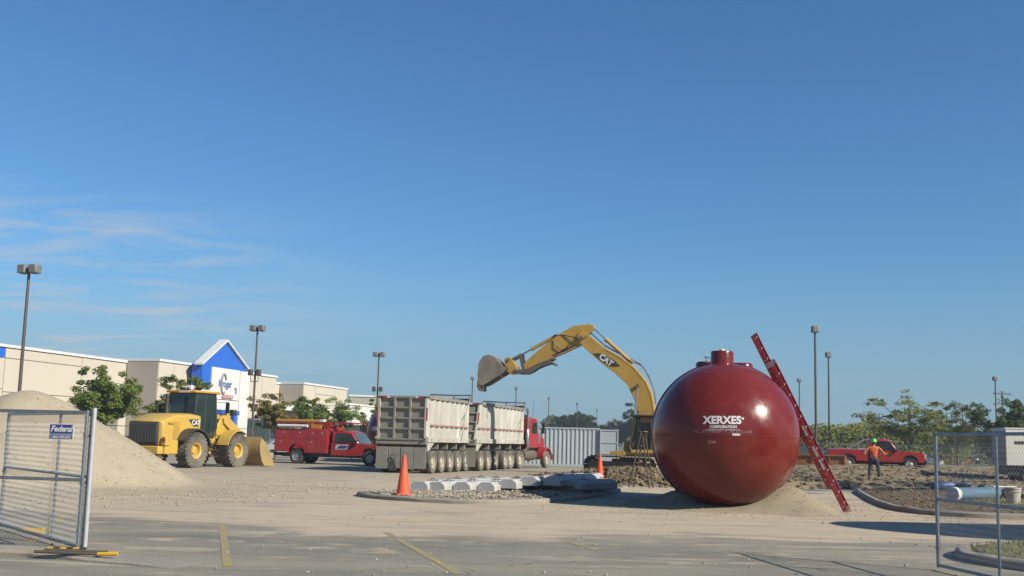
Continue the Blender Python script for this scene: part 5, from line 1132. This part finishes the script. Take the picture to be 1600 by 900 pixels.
# feet of the gate: steel stands with yellow ends on the kerb
st = thing('barrier_stand', 'grey steel stand with yellow ends lying on the kerb under the left gate', 'stand', (-5.25, 13.08, .07), R(-8))
for y in (0, .22): MB().tube((-.5, y, .02), (.32, y, .02), .02, 8).build('tube', DKS, st)
for y in (0.,): MB().tube((.32, y, .02), (.56, y+.03, .03), .024, 10).build('yellow_end', mat('stand_yellow', (.75, .45, .03), rough=.5, scale=5), st)
MB().tube((.32, 0, .02), (.32, .22, .02), .022, 8).build('cross_tube', BLK, st)
st2 = thing('barrier_board', 'yellow and black striped board lying at the foot of the left gate post', 'barrier board', (-5.75, 13.50, .09), R(4))
for i in range(6): MB().box(i*.08, i*.08+.078, 0, .05, 0, .02).build('stripe', mat('stand_yellow', (.75, .45, .03)) if i % 2 == 0 else BLK, st2)
st3 = MB().box(-.16, .16, -.04, .04, 0, .06).build('wheel_chock', mat('stand_yellow', (.75, .45, .03))); st3.location = (-7.3, 16.6, .0); tag(st3, 'small yellow block under the end of the folded left gate', 'block')

def site_fence(pts, H, label, step=3.0):
    t = thing('chain_link_fence', label, 'fence', (0, 0, 0))
    mb = MB()
    for a, b in zip(pts, pts[1:]):
        a = Vector((*a, 0)); b = Vector((*b, 0)); u = (b-a).normalized(); L = (b-a).length; n = max(1, round(L/step))
        for i in range(n+1):
            p = a+u*L*i/n; MB().tube((p.x, p.y, 0), (p.x, p.y, H+.04), .035, 8).build('post', GALV, t)
        for z in (.08, H): MB().tube((a.x, a.y, z), (b.x, b.y, z), .026, 6).build('rail', GALV, t)
        chain(mb, a, (u.x, u.y), L, .08, H, .14, .0028)
    o = mb.build('chain_mesh', GALVM, t, raw=True); o['kind'] = 'stuff'
site_fence([(-42, 79), (-26, 76.5), (-8, 74.5)], 2.0, 'long galvanised fence behind the loader and service truck')
site_fence([(19.5, 77), (30.5, 75.5), (30.8, 74.0), (46, 71)], 2.0, 'galvanised fence behind the red pickup')

# ------------------------------------------------------------ lamp posts
def lamp_head(t, x, y, z, s=1.):
    MB().prism([(-.26, -.2), (-.2, -.26), (.2, -.26), (.26, -.2), (.26, .2), (.2, .26), (-.2, .26), (-.26, .2)], z, z+.46, 'z', Matrix.Translation((x, y, 0))).build('lamp_head', FIX, t, bevel=.04)
    MB().lathe([(.2, z-.03), (.2, z), (.0005, z)], 16, 'z', (x, y, 0)).build('lens', LENS, t)
def lamp_post(x, y, heads, label, H=10.5, rz=0, floods=False, z0=0):
    t = thing('lamp_post', label, 'lamp post', (x, y, z0), rz, 'tall car park lamp posts')
    MB().tube((0, 0, .7), (0, 0, H-.25), .10, 10, .075).build('pole', BRZ, t); MB().tube((0, 0, 0), (0, 0, .75), .3, 18).build('concrete_base', CONC, t)
    if heads == 1: lamp_head(t, 0, 0, H-.45)
    else:
        for s in (-1, 1):
            MB().tube((0, 0, H-.22), (s*.2, 0, H-.22), .04, 8).build('arm', FIX, t); lamp_head(t, s*.36, 0, H-.5)
    if floods:
        for s in (-1, 1):
            MB().path([(0, 0, H*.56), (s*.32, -.1, H*.56), (s*.34, -.1, H*.60)], .03).build('bracket', BRZ, t); MB().cbox((s*.36, -.12, H*.63), (.34, .34, .5)).build('flood_light', BRZ, t, bevel=.04)
    return t
lamp_post(-26.3, 56.8, 2, 'tall lamp post with two heads rising behind the sand pile, leftmost of all', rz=R(-15))
lamp_post(-20.7, 85.7, 2, 'two headed lamp post with floodlights halfway up, just right of the blue gable', rz=R(-12), floods=True)
lamp_post(-13.7, 109.5, 2, 'two headed lamp post with floodlights rising behind the rear dump trailer', rz=R(-8), floods=True)
lamp_post(22.2, 76.8, 1, 'tall single lamp post nearest right of the red tank')
lamp_post(29.4, 97.5, 1, 'single lamp post just right of the tallest one beside the ladder')
lamp_post(37.0, 135.2, 1, 'small single lamp post seen between tank and ladder')
lamp_post(56.6, 123.2, 1, 'single lamp post near the utility poles on the far right')
lamp_post(-5.3, 148.4, 1, 'far lamp post just left of the raised bucket'); lamp_post(1.0, 173.2, 1, 'far lamp post below the excavator stick')
lamp_post(7.7, 209.1, 1, 'far lamp post above the tractor exhaust'); lamp_post(15.0, 235.2, 1, 'far lamp post above the middle of the container')
lamp_post(22.7, 275.2, 1, 'far lamp post above the right end of the container'); lamp_post(33.3, 289.4, 1, 'tiny lamp post left of the excavator cab roof'); lamp_post(92.6, 278.5, 1, 'tiny far lamp post above the hedge behind the red pickup')
def utility(x, y, H, label):
    t = thing('utility_pole', label, 'utility pole', (x, y, 0), R(10), 'wooden utility poles'); MB().tube((0, 0, 0), (0, 0, H), .17, 8, .11).build('pole', BARK, t)
    for z in (H-.5, H-2.0): MB().box(-1.5, 1.5, -.08, .08, z, z+.16).build('crossarm', BARK, t)
    for x_ in (-1.3, -.5, .5, 1.3): MB().tube((x_, 0, H-.34), (x_, 0, H-.12), .05).build('insulator', DKS, t)
utility(74.5, 160, 11, 'tallest utility pole with two crossarms right of the lamp post'); utility(91.5, 214, 11, 'utility pole between the two trees on the right'); utility(103, 247, 11, 'farthest utility pole just right of the airy tree')

# ------------------------------------------------------------ the store
ST = thing('store_building', 'long beige supermarket with blue gabled entrance and Kroger sign', 'building', (-39, 80.5, 0), math.atan2(.9673, .2536))
# local x = along the facade (away), local y negative = outward to the car park
def wall(x0, x1, y, z1, joints_x, rows, mats, th=.3, base=3.35):
    """panels on the front at local y=-v; rows: list of z levels from bottom to top"""
    yo = -y
    MB().box(x0+.02, x1-.02, yo+.10, yo+th+6, 0, z1-.05).build('wall', STUC, ST)
    xs_ = [x0]+joints_x+[x1]
    for i in range(len(xs_)-1):
        rr = rows[i] if isinstance(rows[0], list) else rows
        mm = mats[i] if isinstance(mats[0], list) else mats
        for j in range(len(rr)-1):
            MB().box(xs_[i]+.035, xs_[i+1]-.035, yo, yo+.098, rr[j]+.03, rr[j+1]-.03).build('wall_panel', mm[j], ST)
    MB().box(x0-.08, x1+.08, yo-.12, yo+th+6, z1, z1+.22).build('coping', WHT, ST)
def glazing(x0, x1, y, z0=0., z1=3.3, n=6):
    w = (x1-x0)/n
    for i in range(n):
        MB().box(x0+i*w+.06, x0+(i+1)*w-.06, -y-.02, -y+.02, z0+.35, z1-.05).build('window', GLS, ST)
    q = MB()
    for i in range(n+1): q.box(x0+i*w-.06, x0+i*w+.06, -y-.06, -y+.03, z0, z1)
    q.build('window_frame', BRZ, ST)
A, Wt, G_ = STUC, STUW, STUG
wall(-34, 16.1, 0, 7.82, [-18, -6, .6, 9.8], [[3.35, 4.6, 7.0, 7.8], [3.35, 4.6, 7.0, 7.8], [3.35, 4.6, 7.0, 7.8], [3.35, 4.4, 7.0, 7.8], [3.35, 4.4, 5.85, 7.8]], [[A, A, BLU], [A, A, BLU], [A, A, BLU], [A, A, A], [A, Wt, A]])
glazing(-34, 16, .0, n=30)
for x in (-1, 6.5, 13.6): MB().box(x, x+1.1, -1.2, -.1, 0, 3.3).build('pillar', STUC, ST)
wall(16.1, 21.8, 3.3, 8.0, [18.6], [3.35, 5.85, 8.0], [A, A]); glazing(16.2, 21.7, 3.3, n=4)
MB().box(16.0, 16.09, -3.28, -.1, 3.3, 7.95).build('side_wall', STUG, ST)  # darker stucco puts the shade of this return wall into its colour
# gabled entrance
gx0, gx1, ge, ga_ = 20.6, 29.0, 8.1, 10.5; gm = (gx0+gx1)/2-.2
MB().prism([(gx0, 3.9), (gx0, ge), (gm, ga_), (gx1, ge), (gx1, 0), (gx1-2, 0), (gx1-2, 3.9)], -5, -3.9).build('gable_block', BLU, ST)
for (a, b) in (((gx0-.35, ge-.1), (gm, ga_+.12)), ((gm, ga_+.12), (gx1+.35, ge-.1))):
    q = MB(); q.prism([a, b, (b[0], b[1]+.18), (a[0], a[1]+.18)], -5.25, -4.3); q.build('gable_coping', WHT, ST)
MB().box(22.2, 27.5, -5.12, -5.0, 4.95, 7.95).build('sign_panel', STUW, ST); MB().box(22.2, 27.5, -5.12, -5.0, 3.95, 4.88).build('lower_panel', STUW, ST)
MB().box(27.56, 29.45, -5.15, -5.0, 0.0, 7.9).build('pillar_panel', STUW, ST)
MB().box(22.5, 25.9, -6.2, -5.13, 3.45, 3.85).build('awning', BLU, ST); MB().box(20.3, 27.3, -4.5, -4.45, 0, 3.9).build('entrance_glass', GLS, ST); MB().box(18.6, 22.1, -5.16, -4.0, 5.2, 6.0).build('canopy_box', STUW, ST)
MB().box(20.2, 22.1, -5.10, -5.005, .0, 3.9).build('entrance_pillar', STUW, ST)
def sgn(cx, cz, sx=1.): return lambda a, b: (cx+a*sx, -5.17, cz+b)
BL2 = mat('sign_letter_blue', (.10, .17, .42), (.22, .28, .42), .4, scale=6)
lettering('Kroger', 1.0, BL2, ST, sgn(24.7, 6.45, .95), fat=.03, space=.9)
q = MB(); pts = [(24.35+.45*math.cos(a), -5.2, 6.45+.95*math.sin(a)) for a in [math.pi*(.15+1.55*i/18) for i in range(19)]]; q.path(pts, .10, 6); q.build('sign_ring', mat('sign_ring_grey', (.30, .33, .38), rough=.4), ST)
lettering("'S", .8, BL2, ST, sgn(26.75, 5.85, .9), fat=.03)
lettering('Signature', .72, mat('sign_red', (.75, .22, .22), rough=.5), ST, sgn(25.2, 5.32, .85), fat=.0, shear=.3); lettering('FOOD & PHARMACY', .26, BRZ, ST, sgn(25.2, 5.05, .9), fat=.004)
wall(29.5, 38.9, 3.3, 7.95, [32.6, 35.6], [[3.35, 4.9, 6.6, 7.95], [3.35, 7.95], [3.35, 7.95]], [[A, A, A], [A], [A]]); glazing(29.6, 38.8, 3.3, n=5)
wall(38.9, 51.2, -2.5, 7.9, [45], [3.35, 6.2, 7.9], [A, A]); glazing(39, 51, -2.5, n=6)
wall(51.2, 64.5, .7, 7.95, [54.6, 60.6], [[3.35, 5.2, 7.95], [3.35, 5.6, 6.9, 7.95], [3.35, 5.2, 7.95]], [[A, A], [A, A, A], [A, A]]); glazing(51.4, 64.3, .7, n=6)
MB().box(51.08, 51.19, -.69, 2.4, 3.3, 7.9).build('side_wall', STUG, ST); MB().box(49, 51.1, -.69, 2.4, 5.0, 5.05).build('ledge', STUW, ST)  # return face coloured with the same shade-toned stucco
MB().box(42, 66, -.9, -.72, 4.6, 5.2).build('white_band', STUW, ST)
wall(64.6, 92, .5, 6.0, [70, 76, 83], [3.3, 6.0], [STUW]); glazing(65, 91, .5, n=12)
B2 = thing('distant_building', 'grey flat roofed block showing above the store end behind the trailer', 'building', (-30.5, 235, 0), R(10))
B(B2, 'wall', STUG, (-5, 8, -3, 3, 0, 10.5)); B(B2, 'roof_edge', WHT, (-5.2, 8.2, -3.2, 3.2, 10.5, 10.9)); 
for i in range(4): B(B2, 'window', GLS, (-4+i*3, -2.4+i*3, -3.05, -2.98, 6.5, 8.4))
B3 = thing('red_sided_building', 'low building with a red panel far off behind the right gate', 'building', (88, 205, 0), R(-20))
B(B3, 'wall', mat('brick_brown', (.28, .12, .09), rough=.9), (-3, 5, -3, 3, 0, 3.8)); B(B3, 'roof_edge', WHT, (-3.3, 5.3, -3.3, 3.3, 3.8, 4.1)); B(B3, 'window', GLS, (-2, .5, -3.04, -2.98, 1, 2.6), (1.5, 4, -3.04, -2.98, 1, 2.6))
B4 = thing('canopy_building', 'white canopy just showing between the tank edge and the ladder', 'building', (45.5, 165, 0), R(-5))
B(B4, 'canopy', WHT, (-4, 4.5, -3, 3, 3.9, 4.7)); B(B4, 'column', GALV, (-3, -2.7, -.2, .2, 0, 3.9)); B(B4, 'column', GALV, (3, 3.3, -.2, .2, 0, 3.9))

# ------------------------------------------------------------ trees
def tree(loc, H, W, label, leaf, seed=1, pads=46, per=60, layered=True, trunk_h=None, ls=.105, group='trees around the car park', name='tree', dens=1.):
    rnd = random.Random(seed); t = thing(name, label, 'tree', loc, rnd.uniform(0, 6), group)
    th_ = trunk_h or H*.34; wd = MB(); lf = MB(); r0 = .035*H*.5+.03
    wd.tube((0, 0, -.1), (0, 0, th_), r0, 8, r0*.7)
    ends = []
    nl = 8 if layered else 9
    for i in range(nl):
        a = 6.28*i/nl+rnd.uniform(-.35, .35); z0 = th_*rnd.uniform(.75, 1.0); k = rnd.uniform(.55, 1.0)
        if i == 0: k = .15
        top_ = H*(rnd.uniform(.55, .92) if k > .4 else .97)
        p0 = Vector((0, 0, z0)); p1 = Vector((math.cos(a)*W*.5*k*.45, math.sin(a)*W*.5*k*.45, z0+(top_-z0)*.6)); p2 = Vector((math.cos(a)*W*.5*k, math.sin(a)*W*.5*k, top_))
        wd.tube(p0, p1, r0*.5, 6, r0*.3); wd.tube(p1, p2, r0*.3, 5, r0*.08)
        for j in range(5):
            f = rnd.uniform(.2, 1); b = (p0.lerp(p1, f*2) if f < .5 else p1.lerp(p2, f*2-1)); a2 = a+rnd.uniform(-1.3, 1.3); ln = W*rnd.uniform(.14, .3)
            e = b+Vector((math.cos(a2)*ln, math.sin(a2)*ln, rnd.uniform(-.05, .22)*ln*3 if layered else rnd.uniform(-.1, .5)*ln*2)); wd.tube(b, e, r0*.14, 4, r0*.04); ends += [e, b.lerp(e, .5)]
        ends.append(p2)
    wd.build('trunk', BARK, t)
    for i in range(pads):
        e = ends[i % len(ends)] if i < len(ends)*2 else rnd.choice(ends); c = e+Vector((rnd.gauss(0, .06*W), rnd.gauss(0, .06*W), rnd.gauss(0, .04*H)))
        c.z = max(c.z, th_*.8); rx = W*rnd.uniform(.06, .13); rz = rx*((.34 if ls > .12 else .6) if layered else .75)
        for k in range(int(per*dens*rnd.uniform(.5, 1.3))):
            d = Vector((rnd.gauss(0, 1), rnd.gauss(0, 1), rnd.gauss(0, 1))); d.normalize(); d *= rnd.random()**.45
            p = c+Vector((d.x*rx, d.y*rx, d.z*rz)); s = ls*rnd.uniform(.55, 1.3); u = Vector((rnd.gauss(0, 1), rnd.gauss(0, 1), rnd.gauss(0, .5))).normalized(); v = u.orthogonal().normalized()
            v = (v+Vector((0, 0, rnd.uniform(-.2, .5)))).normalized()
            lf.add([p-u*s, p+v*s*.5, p+u*s, p-v*s*.45], [(0, 1, 2, 3)])
    lf.build('crown', leaf, t, raw=True)
    return t
tree((-28.4, 74.5, 0), 5.6, 4.6, 'broad green tree in front of the store left of the loader', LF1, 11, 220, 100)
tree((-25.3, 81.0, 0), 5.9, 4.2, 'green tree behind the loader hood at the store corner', LF1, 12, 200, 100)
tree((-20.9, 95.0, 0), 5.2, 3.7, 'tree turning yellow between the lamp post and the red service truck', LF5, 13, 150, 95)
tree((-18.8, 99.0, 0), 5.2, 3.6, 'green tree touching the yellowing one behind the service truck', LF1, 17, 140, 95)
tree((-16.6, 100.0, 0), 5.3, 4.3, 'green spreading tree behind the service truck rack', LF1, 14, 170, 95)
tree((-13.5, 108.0, 0), 4.7, 3.4, 'small green tree beyond the service truck cab', LF1, 15, 120, 90)
tree((35.8, 95.0, 0), 6.7, 6.8, 'airy tree with spreading layered branches behind the red pickup', LF2, 21, 120, 60, ls=.13)
tree((40.5, 96.0, 0), 5.6, 4.6, 'lower leafy tree hanging over the right gate post', LF2, 26, 140, 65)
tree((42.2, 90.0, 0), 5.9, 4.3, 'dense dark green bushy tree left of the white box truck', LF3, 22, 220, 80, layered=False, trunk_h=1.0, ls=.15)
tree((46.0, 134.0, 0), 6.4, 2.2, 'narrow upright tree rising from the hedge behind the pickup', LF1, 23, 90, 60, layered=False, trunk_h=1.)
tree((16.2, 255.0, 0), 9.2, 8.5, 'round dark green tree beyond the container', LF3, 24, 240, 75, layered=False, trunk_h=1.5, ls=.3)
tree((11.8, 262.0, 0), 7.5, 8, 'paler round tree left of the dark one beyond the container', LF4, 25, 200, 65, layered=False, trunk_h=1.5, ls=.3)
tree((30.5, 245.0, 0), 9.5, 7, 'tall far tree just left of the excavator cab', LF3, 27, 220, 65, layered=False, trunk_h=1.5, ls=.3)
tree((25.0, 250.0, 0), 7.2, 8, 'low far tree at the right end of the container', LF4, 28, 200, 65, layered=False, trunk_h=1.5, ls=.3)
tree((25.5, 35.5, 0), 11.5, 9.5, 'tree standing out of the picture to the right over the mulch bed', LF1, 31, 130, 60, ls=.13)
def hedge(name, x0, x1, yf, h, leaf, N, ls, label, seed, depth=6., cat='hedge'):
    rnd = random.Random(seed); mb = MB()
    for i in range(N):
        u_ = rnd.random(); x = x0+(x1-x0)*u_; y = yf(x)+rnd.uniform(-depth/2, depth/2)
        hh = h*(.62+.38*(.5+.5*fbm(x, y*.5, .22, 4, seed)*1.7)); hh *= 1-.25*abs(fbm(x, 0, .9, 2, seed+3))
        z = hh*rnd.random()**.55; bulge = rnd.uniform(0, 1)
        p = Vector((x, y, z)); s = ls*rnd.uniform(.5, 1.3); u = Vector((rnd.gauss(0, 1), rnd.gauss(0, 1), rnd.gauss(0, .7))).normalized(); v = u.orthogonal().normalized()
        mb.add([p-u*s, p+v*s*.5, p+u*s, p-v*s*.5], [(0, 1, 2, 3)])
    tag(mb.build(name, leaf, raw=True), label, cat, kind='stuff')
hedge('hedge', 22, 52, lambda x: 118+.2*(x-30), 5.2, LF2, 26000, .20, 'long olive green belt of shrubs beyond the parked cars on the right', 3)
hedge('shrub_belt', 44, 110, lambda x: 128+.55*(x-44), 5.4, LF4, 26000, .24, 'belt of shrubs and small trees behind the right gate', 4)
hedge('far_wood', -60, 260, lambda x: 330, 7.0, LF4, 30000, .55, 'low line of far trees along the horizon', 5, 12, 'wood')
hedge('shrub', 18.9, 20.6, lambda x: 59.6, .85, LF3, 900, .09, 'small dark shrub in front of the pickup rear wheel', 6, 1.2, 'shrub')

# ------------------------------------------------------------ tank delivery trailer, off to the right (casts the long shadow)
tk3 = tank((13.5, 18.9, 1.05), -R(88), 'dark red tank on a flatbed trailer outside the picture to the right', 7.)
fb = thing('flatbed_trailer', 'low flatbed trailer outside the picture carrying a third red tank', 'trailer', (12.5, 18.9, 0), R(2))
B(fb, 'deck', DKS, (0, 11.5, -1.25, 1.25, .78, .95), bevel=.02); B(fb, 'cradle', WOOD, (1.5, 1.7, -1.2, 1.2, .95, 1.25), (7.5, 7.7, -1.2, 1.2, .95, 1.25))
for x in (8.6, 9.9):
    for s in (-1, 1): wheel(fb, x, s*1.05, .48, .28, s, 'truck', RUBD, ALU)

# ------------------------------------------------------------ the worker
def skin(name, chains, m, parent, sub=2):
    """chains: list of [(x,y,z,r),...] sharing exact points where they join"""
    vs = []; idx = {}; es = []; rs = []
    for ch in chains:
        prev = None
        for (x, y, z, r) in ch:
            k = (round(x, 4), round(y, 4), round(z, 4))
            if k not in idx: idx[k] = len(vs); vs.append(k); rs.append(r)
            i = idx[k]
            if prev is not None: es.append((prev, i))
            prev = i
    me = bpy.data.meshes.new(name); me.from_pydata(vs, es, []); o = bpy.data.objects.new(name, me); COL.objects.link(o)
    sm = o.modifiers.new('skin', 'SKIN'); sm.use_smooth_shade = True
    if not me.skin_vertices: 
        bm = bmesh.new(); bm.from_mesh(me); bm.verts.layers.skin.verify(); bm.to_mesh(me); bm.free()
    for i, r in enumerate(rs):
        me.skin_vertices[0].data[i].radius = r if isinstance(r, tuple) else (r, r); me.skin_vertices[0].data[i].use_root = (i == 0)
    ss = o.modifiers.new('sub', 'SUBSURF'); ss.levels = sub; ss.render_levels = sub
    bpy.context.view_layer.update(); ev = o.evaluated_get(bpy.context.evaluated_depsgraph_get()); nm = bpy.data.meshes.new_from_object(ev)
    bpy.data.objects.remove(o); nm.materials.clear(); nm.materials.append(m); nm.polygons.foreach_set('use_smooth', [True]*len(nm.polygons))
    return link(name, nm, parent)
px_, py_ = 17.95, 52.3
gz = dirt_h(px_, py_)
PE = thing('person', 'worker in orange shirt, dark trousers and green hard hat standing with hands on hips', 'person', (px_, py_, gz-.01), R(70)); PE.scale = (1.06, 1.1, 1.05)
SK = mat('skin', (.45, .25, .17), (.40, .21, .14), .6, scale=8); SH = mat('orange_shirt', (.85, .20, .05), (.75, .16, .04), .85, scale=5, bump=.2); TRO = mat('navy_trousers', (.03, .035, .06), (.045, .05, .075), .9, scale=6, bump=.2); BT = mat('work_boot', (.25, .18, .11), (.17, .12, .07), .8, scale=8)
# facing local +x; pelvis at origin height .95
hip = (0, 0, .96, (.13, .15)); che = (.02, 0, 1.30, (.13, .18)); nk_ = (.01, 0, 1.48, .062); hd = (.03, 0, 1.60, (.085, .078))
LEG = {}
chains = [[hip, (.0, 0, 1.12, (.12, .145)), che, nk_, (.02, 0, 1.535, .058), hd, (.03, 0, 1.70, (.088, .078))]]
for s in (-1, 1):
    kn = (.04, s*.17, .51, .06); an = (-.02, s*.22, .10, .042)
    chains.append([hip, (.0, s*.10, .86, .09), kn, an, (.0, s*.225, .05, .045), (.14, s*.25, .035, .035)])
    sh_ = (.0, s*.20, 1.40, .06); el = (-.12, s*.43, 1.16, .042); wr_ = (.05, s*.25, 1.00, .028)
    chains.append([che, sh_, el, wr_, (.09, s*.20, .985, .034)])
skin('body', chains, SK, PE)
for s in (-1, 1):
    fc = []
    for k, (dy, dz, ln) in enumerate(((0, .025, .075), (.0, .008, .085), (.0, -.010, .08), (.0, -.027, .062))):
        b0 = (.10, s*.195, .985+dz, .010); fc.append([b0, (.10+ln*.5, s*(.185), .985+dz*1.1, .009), (.10+ln*.95, s*.165, .98+dz*1.1, .007)])
    fc.append([(.07, s*.20, .965, .012), (.03, s*.175, .95, .011), (.00, s*.165, .94, .008)])
    for f in fc: skin('finger', [f], SK, PE, 1)
shc = [[(0, 0, .93, (.155, .175)), (.0, 0, 1.12, (.145, .165)), (.02, 0, 1.30, (.148, .195)), (.01, 0, 1.44, (.09, .12))]]
for s in (-1, 1): shc.append([(.02, 0, 1.30, (.148, .195)), (.0, s*.20, 1.40, .075), (-.07, s*.33, 1.27, .062)])
skin('shirt', shc, SH, PE)
tc_ = [[(0, 0, .98, (.145, .165)), (0, 0, .90, (.15, .165))]]
for s in (-1, 1): tc_.append([(0, 0, .90, (.15, .165)), (.0, s*.105, .80, .105), (.04, s*.17, .51, .082), (-.01, s*.215, .16, .075), (-.02, s*.22, .07, .075)])
skin('trousers', tc_, TRO, PE)
for s in (-1, 1): skin('boot', [[(-.06, s*.22, .05, .05), (-.02, s*.22, .10, .052), (.05, s*.235, .05, .045), (.15, s*.255, .04, .042)]], BT, PE, 1)
q = MB(); q.lathe([(.155, 1.665), (.13, 1.675), (.128, 1.70), (.118, 1.76), (.085, 1.81), (.04, 1.835), (.0005, 1.84)], 24, 'z', (.03, 0, 0)); q.prism([(.10, -.09), (.20, -.06), (.215, 0), (.20, .06), (.10, .09)], 1.662, 1.672, 'z'); q.tube((-.08, 0, 1.80), (.14, 0, 1.80), .02); q.build('hard_hat', mat('hat_green', (.12, .75, .12), (.10, .65, .10), .35, scale=3), PE)
q = MB(); q.sphere((.115, 0, 1.60), .018, 8, 6, (1, .8, 1.4)); q.build('nose', SK, PE)
for s in (-1, 1): MB().sphere((.105, s*.032, 1.625), .012, 8, 6).build('eye', BLK, PE); MB().sphere((.03, s*.082, 1.60), .028, 8, 6, (.7, .4, 1.1)).build('ear', SK, PE)
q = MB(); q.sphere((.108, 0, 1.555), .022, 8, 5, (.5, 1.1, .3)); q.build('mouth', mat('lips', (.35, .12, .10)), PE)
q = MB(); q.sphere((.0, 0, 1.63), .097, 12, 8, (.95, .93, .9)); q.build('hair', mat('hair_dark', (.04, .03, .02), rough=.9), PE)

# ------------------------------------------------------------ air
hzb = MB(); hzb.box(-3200, 3200, -400, 4200, -1.0, 12.5); ho_ = hzb.build('haze', None, raw=True)
hm_ = bpy.data.materials.new('thin_haze'); hm_.use_nodes = True; hm_.node_tree.nodes.clear(); pv = hm_.node_tree.nodes.new('ShaderNodeVolumePrincipled'); oo = hm_.node_tree.nodes.new('ShaderNodeOutputMaterial')
pv.inputs['Density'].default_value = .0005; pv.inputs['Color'].default_value = (.72, .82, .95, 1); pv.inputs['Anisotropy'].default_value = .2; hm_.node_tree.links.new(pv.outputs[0], oo.inputs['Volume']); ho_.data.materials.append(hm_)
tag(ho_, 'faint pale haze in the air over the far trees and lamp posts', 'haze', kind='stuff')
